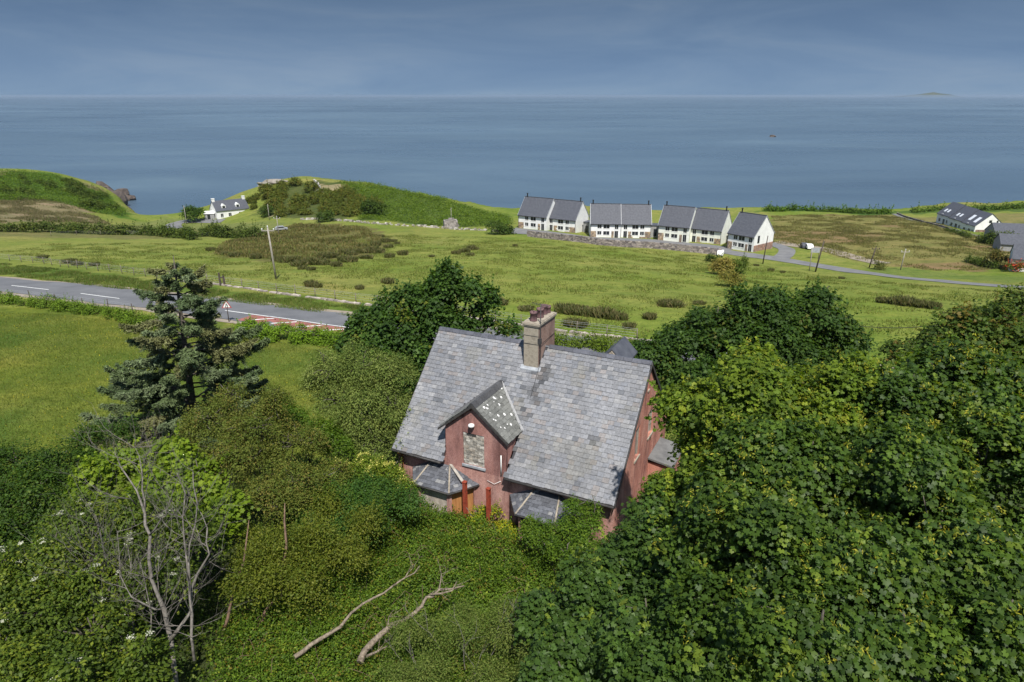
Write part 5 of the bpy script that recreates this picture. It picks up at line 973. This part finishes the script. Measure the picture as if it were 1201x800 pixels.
# ------------------------------------------------------------------ spruce
def spruce(base, H, label, lean, blist):
    z0 = z1(*base); root = thing('spruce_tree', label, 'tree', (base[0], base[1], z0)); off = tuple(root.location); mb = MB(off); tr = lambda h: np.array([base[0] + lean[0] * h / H, base[1] + lean[1] * h / H, z0 + h])
    mb.tube([tr(-.3), tr(H * .3), tr(H * .6), tr(H * .85), tr(H)], [.3, .22, .14, .07, .02], 9); pos, axs, col = [], [], []
    for h, az, L, up in blist:
        p = tr(h); d = np.array([math.cos(az), math.sin(az), 0]); pts = [p]; n = 7
        for i in range(1, n + 1): t = i / n; pts.append(p + d * L * t + np.array([0, 0, L * (up * t - .32 * t * t * (1 - .2) + .22 * t ** 4)]) + rng.normal(0, .05, 3))
        mb.tube(pts, list(np.linspace(.06 if L > 1.5 else .03, .008, n + 1)), 5, cap=False); side = np.array([-d[1], d[0], 0]); bc = np.array(random.choice([(.082, .112, .044), (.066, .096, .038), (.1, .13, .06), (.115, .12, .046)]))
        m = int(L * 16)
        for k in range(m):
            t = rng.uniform(.22, 1) ** .8; j = t * n; i = min(int(j), n - 1); q = pts[i] * (1 - (j - i)) + pts[i + 1] * (j - i); s = rng.choice([-1, 1]); tl_ = min(.2 + (1 - t) * L * .38, 1.0) * rng.uniform(.5, 1.15); td = nrm(d * .75 + side * s * rng.uniform(.3, 1) + np.array([0, 0, rng.uniform(-.6, .2)])); nn_ = int(16 + tl_ * 34)
            tt = rng.uniform(0, 1, nn_); pp = q + td * (tt * tl_)[:, None] + np.array([0, 0, -1]) * (tt ** 2 * tl_ * .25)[:, None] + rng.normal(0, .05, (nn_, 3)); pos.append(pp); axs.append(nrm(td + rng.normal(0, .55, (nn_, 3)) + np.array([0, 0, .35]))); col.append(np.tile(bc * rng.uniform(.8, 1.25), (nn_, 1)))
    mb.build('trunk', 'bark', root); pos, axs, col = np.vstack(pos), np.vstack(axs), np.vstack(col); k = len(pos); nn_ = nrm(rng.normal(0, .6, (k, 3)) + np.array([0, -.1, .9]))
    tplN = (np.array([(-.5, -.13, 0), (-.5, .13, 0), (.5, .07, .05), (.5, -.07, .05)]), np.array([(0, 1, 2, 3)])); link('crown', leaves_mesh('crown', pos - np.array(off), nn_, axs, rng.uniform(.13, .25, k), col * rng.uniform(.6, 1.5, (k, 1)), tplN), 'needle', root); print('spruce', k); return root
bl = []; random.seed(21)
for i in range(96):
    h = .8 + 11.0 * (i / 96) ** .95; t = h / 12.2; az = i * 2.399 + random.uniform(-.4, .4); L = (.6 + 5.7 * (1 - t) ** .8) * random.uniform(.35, 1.2); L *= 1.15 if math.cos(az) > .3 else 1.0
    if .25 < t < .5 and random.random() < .2: continue
    bl.append((h, az, L, random.uniform(.05, .32)))
bl += [(5.4, -.05, 5.3, .42), (4.3, -.2, 5.0, .3), (6.6, .1, 3.6, .4), (3.3, -.35, 5.2, .2), (4.8, 3.3, 4.6, .22), (3.2, 3.0, 5.4, .15), (2.2, 3.5, 5.4, .12), (1.6, 3.9, 5.6, .15), (2.6, -2.2, 4.6, .2), (1.4, -1.8, 4.4, .25), (1.2, 4.4, 4.8, .2), (2.9, 2.7, 6.0, .2), (1.9, 3.3, 6.4, .16), (3.9, 3.6, 4.8, .25), (2.4, -.5, 5.0, .2), (6.0, 2.9, 3.6, .3), (11.2, 0, .6, .8), (11.5, 2.5, .55, .9), (10.4, .1, 1.6, .35), (10.6, 3.3, 1.2, .3)]
spruce((-20.3, 39.2), 12.4, 'tall ragged blue green spruce between the left meadow and the hawthorn thicket', (.5, 0), bl)

# ------------------------------------------------------------------ hedges, scrub, tussocks
GRN = [(.028, .05, .015, 3), (.038, .062, .018, 3), (.05, .07, .022, 1)]
def hedge(label, px, w, h, n, size, cols=GRN, cat='hedge', name='hedge', gap=.0):
    pts = np.array([gp(*p) for p in px])[:, :2]; seg = np.linalg.norm(np.diff(pts, axis=0), axis=1); s = np.concatenate([[0], np.cumsum(seg)]); lob = []; q = 0
    while q < s[-1]:
        a, b = np.interp(q, s, pts[:, 0]) + rng.normal(0, w * .12), np.interp(q, s, pts[:, 1]) + rng.normal(0, w * .12); r = w * .5 * rng.uniform(.65, 1.2)
        if rng.uniform() > gap: lob.append(((a, b, z1(a, b) + h * rng.uniform(.25, .55)), r))
        q += w * .42
    root = thing(name, label, cat, (pts[0][0], pts[0][1], z1(*pts[0]))); crown(root, lob, n, size, T_LEAF, cols, per=14, clump=size * 1.2, low=-.5, name='foliage', mat='leaf_dull'); return root
hedge('long dark blackthorn hedge across the far left pasture', [(-60, 271), (0, 271.5), (60, 272), (110, 274.5), (160, 275), (212, 279), (226, 281)], 3.6, 2.9, 16000, .55)
hedge('dark rounded hedge clumps below the white cottage', [(240, 277), (262, 278.5), (285, 279), (304, 279.5)], 4.2, 3.2, 6500, .5)
hedge('bright green bramble bank between the meadow and main road, left part', [(-60, 350), (0, 355), (60, 360), (110, 368), (160, 377), (210, 384)], 2.0, .9, 22000, .17, [(.05, .095, .016, 3), (.07, .125, .02, 3), (.035, .07, .014, 1)])
hedge('bright green bramble bank beside the red road surfacing', [(285, 392), (320, 397), (350, 400), (385, 404), (415, 408)], 2.6, 1.5, 16000, .17, [(.065, .125, .016, 4), (.08, .15, .02, 3), (.045, .09, .014, 1)])
hedge('leafy bank behind the slate roof beside the road', [(640, 402), (690, 408), (740, 416), (780, 420)], 2.2, 1.0, 8000, .2, [(.06, .1, .018, 3), (.05, .085, .016, 2)])
hedge('dark green scrub band along the cliff top beyond the lone white house', [(898, 247.5), (930, 246.5), (975, 248.5), (1020, 250.5), (1045, 251)], 3.4, 1.6, 7000, .7, [(.035, .075, .018, 3), (.05, .1, .02, 2)])
hedge('dark green scrub band along the right cliff top', [(1075, 249), (1100, 246), (1150, 246.5), (1201, 244), (1240, 244)], 3.4, 1.6, 6000, .7, [(.035, .07, .018, 3), (.05, .09, .02, 2)])
hedge('dark clipped hedge strip in the rough field before the white bungalow', [(1137, 307), (1150, 311), (1163, 315)], 2.2, 1.5, 2500, .35); hedge('dark hedge in front of the stepped terrace', [(1112, 271), (1125, 275), (1138, 280)], 2.0, 1.3, 2500, .35); hedge('dark bushes round the slate bungalow', [(1152, 284), (1166, 287), (1182, 290), (1196, 294)], 4.6, 3.4, 6500, .45)
def bush_proto(name, label, cat, r, n, size, cols, group, sq=.75, tpl=T_LEAF):
    root = thing(name, label, cat, (0, 0, 0), 0, group); lob = [((rng.uniform(-.5, .5) * r, rng.uniform(-.5, .5) * r, r * rng.uniform(.25, .6)), r * rng.uniform(.45, .75)) for _ in range(6)]; crown(root, lob, n, size, tpl, cols, per=14, clump=size * 1.0, low=-.4, name='foliage', mat='leaf_dull'); return root
def scatter(protos, spots, smin=.8, smax=1.25):
    used = set()
    for i, (p, s) in enumerate(spots):
        k = i % len(protos); o = protos[k] if k not in used else copy_tree(protos[k]); used.add(k); o.location = p; o.scale = (s * random.uniform(.85, 1.2), s * random.uniform(.85, 1.2), s * random.uniform(.8, 1.1)); o.rotation_euler.z = random.uniform(0, 6.28)
random.seed(33)
lp = gpoly((-40, 234), (60, 236), (110, 248), (145, 252), (134, 240), (118, 226), (80, 213), (20, 206), (-40, 208)); hs = []; lo, hi = lp.min(0), lp.max(0)
while len(hs) < 42:
    q = rng.uniform(lo, hi)
    if inpoly(q[0], q[1], lp) and vnoise(q[0], q[1], 18, 77) > .45: hs.append(((q[0], q[1], z1(*q)), rng.uniform(.4, 1.1)))
scatter([bush_proto('gorse_bush', 'low dark gorse bush in the bracken of the left headland', 'bush', 3.2, 1000, .55, [(.035, .062, .018, 3), (.05, .075, .02, 2)], 'gorse bushes on the left headland') for _ in range(2)], hs)
pr = [bush_proto('gorse_bush', 'dark gorse bush on the scrubby slope of the hill by the cove', 'bush', 2.7, 1300, .5, [(.045, .068, .02, 3), (.06, .08, .024, 3), (.08, .08, .028, 1.5)], 'dark gorse bushes covering the hill by the cove') for _ in range(3)]
hp = gpoly((288, 236), (300, 224), (330, 216), (365, 216), (372, 226), (400, 226), (430, 232), (445, 240), (440, 252), (400, 254), (360, 252), (320, 256), (296, 250)); sp = []
lo, hi = hp.min(0), hp.max(0)
while len(sp) < 95:
    q = rng.uniform(lo, hi)
    if inpoly(q[0], q[1], hp): sp.append(((q[0], q[1], z1(*q)), rng.uniform(.5, 1.2)))
scatter(pr, sp)
def single(name, label, cat, u, v, r, n, size, cols, trunk=0):
    b = gp(u, v); root = thing(name, label, cat, b); lob = [((b[0] + rng.uniform(-.55, .55) * r, b[1] + rng.uniform(-.5, .5) * r, b[2] + trunk + r * rng.uniform(.35, .9)), r * rng.uniform(.4, .65)) for _ in range(8)]; cr, c = crown(root, lob, n, size, T_LEAF, cols, per=14, clump=size, low=-.6, mat='leaf_dull', name='crown' if cat == 'tree' else 'foliage')
    if cat == 'tree': limbs(root, b, lob, c, .25, 'bark', 10)
    return root
DK = [(.025, .05, .015, 3), (.035, .062, .018, 2)]
single('round_tree', 'dark round tree beside the white cottage', 'tree', 227, 260, 3.9, 3000, .6, [(.025, .055, .015, 3), (.035, .07, .018, 2)], 1.0)
single('dark_bush', 'big dark round bush among the bracken on the hill slope', 'bush', 441, 253, 4.2, 2600, .6, DK); single('dark_bush', 'dark bush at the left end of the lane by the white row', 'bush', 583, 275, 3.0, 1600, .5, DK); single('dark_bush', 'low dark bush beside it, under the row of white houses', 'bush', 596, 274.5, 2.0, 1000, .5, DK)
single('pale_bush', 'tall pale brown bush in the pasture below the cream houses', 'bush', 845, 322, 2.6, 2600, .35, [(.13, .12, .06, 3), (.1, .1, .04, 2)]); single('green_bush', 'green bush right of the pale brown bush in the pasture', 'bush', 866, 320, 2.4, 2200, .35, [(.04, .07, .02, 3), (.06, .09, .025, 2)]); single('pale_bush', 'low brownish bush hanging below the pale bush, above the dome tree', 'bush', 856, 336, 2.0, 1600, .3, [(.1, .1, .04, 3), (.07, .08, .03, 2)])
single('dark_bush', 'dark bush left of the pale bush below the rubble wall', 'bush', 836, 307, 1.6, 900, .35, DK); single('hawthorn_tree', 'small bronze hawthorn in the rough field by the white bungalow', 'tree', 1168, 313, 2.4, 1500, .4, [(.06, .055, .022, 3), (.04, .05, .02, 2)], .6); single('flower_bush', 'red flowering bush in front of the white bungalow', 'bush', 1191, 319, 1.6, 1100, .3, [(.3, .05, .05, 2), (.05, .08, .02, 3)]); single('dark_bush', 'grey bush beside the pole at the gravel strip', 'bush', 1032, 316, 1.5, 800, .3, [(.06, .07, .03, 2), (.04, .055, .02, 2)])
single('dark_bush', 'dark bush beneath the pole right of the white cottage', 'bush', 312, 254, 3.0, 1500, .5, DK)
single('dark_bush', 'dark bush beside the broken pale wall', 'bush', 382, 260, 3.2, 1500, .5, DK)
def rush_proto(label, group):
    root = thing('rush_tussock', label, 'tussock', (0, 0, 0), 0, group); n = 420; a = rng.uniform(0, 6.28, n); r = np.sqrt(rng.uniform(0, 1, n)) * .8; pos = np.stack([np.cos(a) * r, np.sin(a) * r, np.zeros(n)], 1); ax = nrm(np.stack([np.cos(a) * r * .55, np.sin(a) * r * .55, np.ones(n)], 1) + rng.normal(0, .16, (n, 3))); nn_ = nrm(rng.normal(0, 1, (n, 3)) * np.array([1, 1, .1]))
    col = pick_cols([(.085, .1, .028, 3), (.11, .11, .038, 3), (.15, .128, .052, 2)], n) * rng.uniform(.8, 1.2, (n, 1)); link('blades', leaves_mesh('blades', pos, nn_, ax, rng.uniform(.45, .85, n), col, (T_BLADE[0] * np.array([1, 1.8, 1]), T_BLADE[1])), 'grass_blade', root); return root
R1 = [(351, 312, 1.3), (362, 309, 1.2), (371, 310, 1.4), (379, 310.5, 1.2), (355, 316, .8), (365, 317, .8), (395, 312.5, 1.1), (404, 306.5, 1.3), (410, 307, 1.3), (388, 302, 1.4), (381, 303, 1.3), (430, 303.5, 1.1), (437, 296.5, 1.6), (444, 297, 1.3), (424, 290.5, 1.2), (455.5, 290.5, 1.0), (457, 302, 1.1), (472.5, 299, 1.0), (441, 288, 1.2), (447, 278.5, 1.0), (461, 283.5, .9), (404.6, 298, 1.3), (413, 299, 1.1), (420, 297, 1.2), (452, 284, 1.1), (466, 286.5, .8), (344, 307, 1.2), (335, 308, 1.2), (326, 306, 1.0), (300, 303, 1.2), (275, 301, 1.1), (263, 299, .9), (247, 294, .9)]
R2 = [(543, 296, 1.0), (547, 296, 1.0), (535, 298, .9), (553, 293, 1.1), (557, 293, .8), (552, 300, .8), (506.5, 301.5, .5), (604, 289, .7)]
R3 = [(660, 366, 1.1), (670, 367.5, 1.2), (682, 369, 1.2), (694, 370, 1.2), (706, 371.5, 1.2), (716, 373, 1.1), (727, 374.5, .9), (780, 359, 1.1), (788, 359.5, 1.2), (794, 360, .8), (761.5, 374, .8), (738, 384.5, .7), (670, 382, .9), (680, 383, .9), (617, 364, .8), (579, 356, 1.2), (586, 357, .9)]
R4 = [(50, 303, .8), (82, 309, 1.0), (91, 311, .8), (111, 312, .9), (365, 336, 1.0), (373, 337, .7), (422, 339, .7), (455, 332, 1.0), (1036, 355, .9), (1053, 357, 1.2), (1062, 358, 1.3), (1071, 359, 1.2), (1082, 360.5, 1.1), (1094, 362, 1.0), (987, 327, .5), (904, 318, .7), (887, 312, .6), (918, 320, .5), (820, 357, .7)]
random.seed(8)
for spots, lb, gr in ((R1, 'brown rush tussock at the edge of the big rush patch on the pasture', 'rush tussocks round the rush patch'), (R2, 'small dark rush tussock on the open pasture before the white row', 'rush tussocks before the white row'), (R3, 'dark rush tussock on the pasture just beyond the roof of the derelict house', 'rush tussocks beyond the slate roof'), (R4, 'scattered dark rush tussock on the grass near the lane or roadside fence', 'rush tussocks near lane and roadside')):
    scatter([rush_proto(lb, gr) for _ in range(2)], [(gp(u, v), s * 1.05) for u, v, s in spots])
def blades(name, label, region, n, size, cols, mat='grass_blade', clumpy=0, seed=0, lean=.35, wid=1.0):
    lo, hi = region.min(0), region.max(0); pts = np.zeros((0, 2))
    while len(pts) < n:
        q = rng.uniform(lo, hi, (n, 2)); ok = inpoly(q[:, 0], q[:, 1], region)
        if clumpy: ok &= vnoise(q[:, 0], q[:, 1], clumpy, seed) + .5 * vnoise(q[:, 0], q[:, 1], clumpy * .3, seed + 1) + rng.normal(0, .12, n) > .78
        pts = np.vstack([pts, q[ok]])
    pts = pts[:n]; pos = np.stack([pts[:, 0], pts[:, 1], zf(pts[:, 0], pts[:, 1]) - .02], 1); ax = nrm(rng.normal(0, lean, (n, 3)) + np.array([0, 0, 1])); nn_ = nrm(rng.normal(0, 1, (n, 3)) * np.array([1, 1, .2])); col = pick_cols(cols, n) * rng.uniform(.75, 1.25, (n, 1)) * (.8 + .4 * vnoise(pts[:, 0], pts[:, 1], 5, seed + 9))[:, None]
    return tag(link(name, leaves_mesh(name, pos, nn_, ax, size * rng.uniform(.5, 1.3, n), col, (T_BLADE[0] * np.array([1, wid, 1]), T_BLADE[1])), mat), label, kind='stuff')
blades('rushes', 'brown rush patch on the pasture', gpoly((250, 299), (262, 285), (345, 263), (425, 266), (450, 281), (430, 292), (400, 300), (340, 306), (290, 302)), 24000, .6, [(.12, .115, .034, 3), (.155, .13, .045, 3), (.2, .165, .062, 1.4), (.11, .14, .035, 1.5)], clumpy=3.6, seed=91, wid=2.4)
blades('meadow_grass', 'long meadow grass with yellow buttercups', np.vstack([gpoly((-60, 366), (60, 368), (200, 385), (330, 402), (410, 418), (370, 470)), np.array([(-9, 36), (-14, 33), (-22, 32), (-34, 30), (-50, 40)])]), 170000, .17, [(.105, .14, .018, 5), (.13, .155, .024, 3), (.18, .17, .045, 1.5), (.075, .11, .016, 1.5), (.55, .45, .02, .14)], seed=95, wid=1.1, lean=.5)
blades('verge_grass', 'tall verge grass along the main road', gpoly((-40, 305), (0, 309), (100, 320), (195, 332), (330, 347), (430, 360), (560, 377), (745, 400), (745, 408), (560, 391), (430, 374), (330, 362), (200, 347), (100, 335), (-40, 320)), 60000, .3, [(.115, .16, .03, 4), (.095, .14, .024, 3), (.19, .17, .055, 1.4)], clumpy=2.5, seed=97, wid=1.3, lean=.45)
blades('pasture_grass', 'tufted grass of the pasture', gpoly((-20, 300), (60, 285), (250, 285), (480, 275), (600, 280), (850, 304), (1201, 345), (1201, 390), (760, 398), (430, 352), (200, 326)), 120000, .28, [(.128, .162, .03, 4), (.15, .17, .036, 3), (.185, .168, .055, 1.0)], clumpy=3.0, seed=99, wid=2.2, lean=.6)
blades('moor_grass', 'rough tan grass of the left moor above the dark hedge', gpoly((-60, 263), (130, 263), (90, 236), (-60, 236)), 30000, .5, [(.16, .135, .07, 3), (.19, .16, .08, 2), (.1, .11, .035, 2)], clumpy=7, seed=107, wid=2.4, lean=.6)
blades('moor_grass', 'rough pale grass of the field by the stepped terrace', rightmoor, 70000, .4, [(.16, .15, .05, 3), (.19, .155, .065, 2), (.13, .14, .036, 2)], clumpy=5, seed=103, wid=2.4, lean=.6)
cover('bracken', 'bright green bracken on the seaward hill', hillB, 45000, .48, T_LEAF, [(.062, .108, .024, 4), (.078, .122, .03, 2), (.045, .085, .022, 2.5)], lump(.2, 1.0, 7, 81), per=10, clump=.7); cover('bracken', 'green bracken on the left headland', gpoly((-40, 236), (60, 237), (110, 250), (150, 255), (138, 240), (121, 224), (80, 210), (20, 202), (-40, 204)), 45000, .5, T_LEAF, [(.055, .1, .022, 4), (.066, .11, .026, 2), (.04, .075, .02, 2.5)], lump(.2, 1.2, 9, 83), per=10, clump=.8)

# ================================================================== LIGHT
EL_, AZ_ = R(57), R(9)
sd = Vector((math.sin(AZ_) * math.cos(EL_), -math.cos(AZ_) * math.cos(EL_), math.sin(EL_)))
sl = bpy.data.lights.new('sun', 'SUN'); sl.energy = 3.8; sl.angle = R(.9); sl.color = (1, .955, .89); so = bpy.data.objects.new('sun', sl); COL.objects.link(so); so.rotation_euler = sd.to_track_quat('Z', 'Y').to_euler(); so.location = (0, 0, 80)
w = bpy.data.worlds.new('World'); SC.world = w; w.use_nodes = True; t = w.node_tree; t.nodes.clear(); o = t.nodes.new('ShaderNodeOutputWorld'); bg = t.nodes.new('ShaderNodeBackground'); sk = t.nodes.new('ShaderNodeTexSky'); sk.sky_type = 'NISHITA'; sk.sun_disc = False; sk.sun_elevation = EL_; sk.sun_rotation = math.pi - AZ_; sk.altitude = 60; sk.air_density = 1.0; sk.dust_density = .6; sk.ozone_density = 2.0
SKY_STR = .056
co = N(t, 'TexCoord'); sep = N(t, 'SeparateXYZ'); t.links.new(co.outputs['Generated'], sep.inputs[0])
# thin grey cloud bank low over the sea, clearer sky above
rb = ramp(t, sep.outputs['Z'], [(0.0, (1.0,) * 3), (.2, (1.0,) * 3), (.4, (.6,) * 3), (.7, (.4,) * 3)])
mp = N(t, 'Mapping'); mp.inputs['Scale'].default_value = (1, 1, 6); t.links.new(co.outputs['Generated'], mp.inputs['Vector']); cn = N(t, 'TexNoise', Scale=2.6, Detail=7, Roughness=.6, Distortion=.6); t.links.new(mp.outputs[0], cn.inputs['Vector'])
cr_ = ramp(t, cn.outputs['Fac'], [(.36, (1.55, 2.5, 4.0)), (.5, (1.8, 2.78, 4.25)), (.66, (2.2, 3.15, 4.5))])
cg = ramp(t, sep.outputs['Z'], [(0.0, (1.2, 1.16, 1.1)), (.035, (1, 1, 1)), (.1, (.74, .76, .79)), (.16, (.55, .58, .62)), (.45, (2.3, 2.15, 2.0))])
cc_ = mix(t, cr_.outputs[0], cg.outputs[0], 1, 'MULTIPLY'); t.links.new(mix(t, sk.outputs[0], cc_, rb.outputs[0]), bg.inputs['Color']); bg.inputs['Strength'].default_value = SKY_STR; t.links.new(bg.outputs[0], o.inputs[0])
vs = SC.view_settings; vs.view_transform = 'Standard'; vs.look = 'None'; vs.gamma = 1; vs.use_curve_mapping = False; vs.exposure = .84
SC.cycles.use_denoising = True; SC.cycles.max_bounces = 6; SC.cycles.transparent_max_bounces = 4
m, t, o = nt('haze_air'); pv = N(t, 'VolumePrincipled', Density=4.5e-5, Anisotropy=.2); pv.inputs['Color'].default_value = (.52, .65, .8, 1); t.links.new(pv.outputs[0], o.inputs['Volume']); M['haze_air'] = m
mb = MB(); mb.box(-70000, 70000, -60, 95000, -260, 27); hz = mb.build('haze', 'haze_air'); tag(hz, kind='stuff')
print('built')
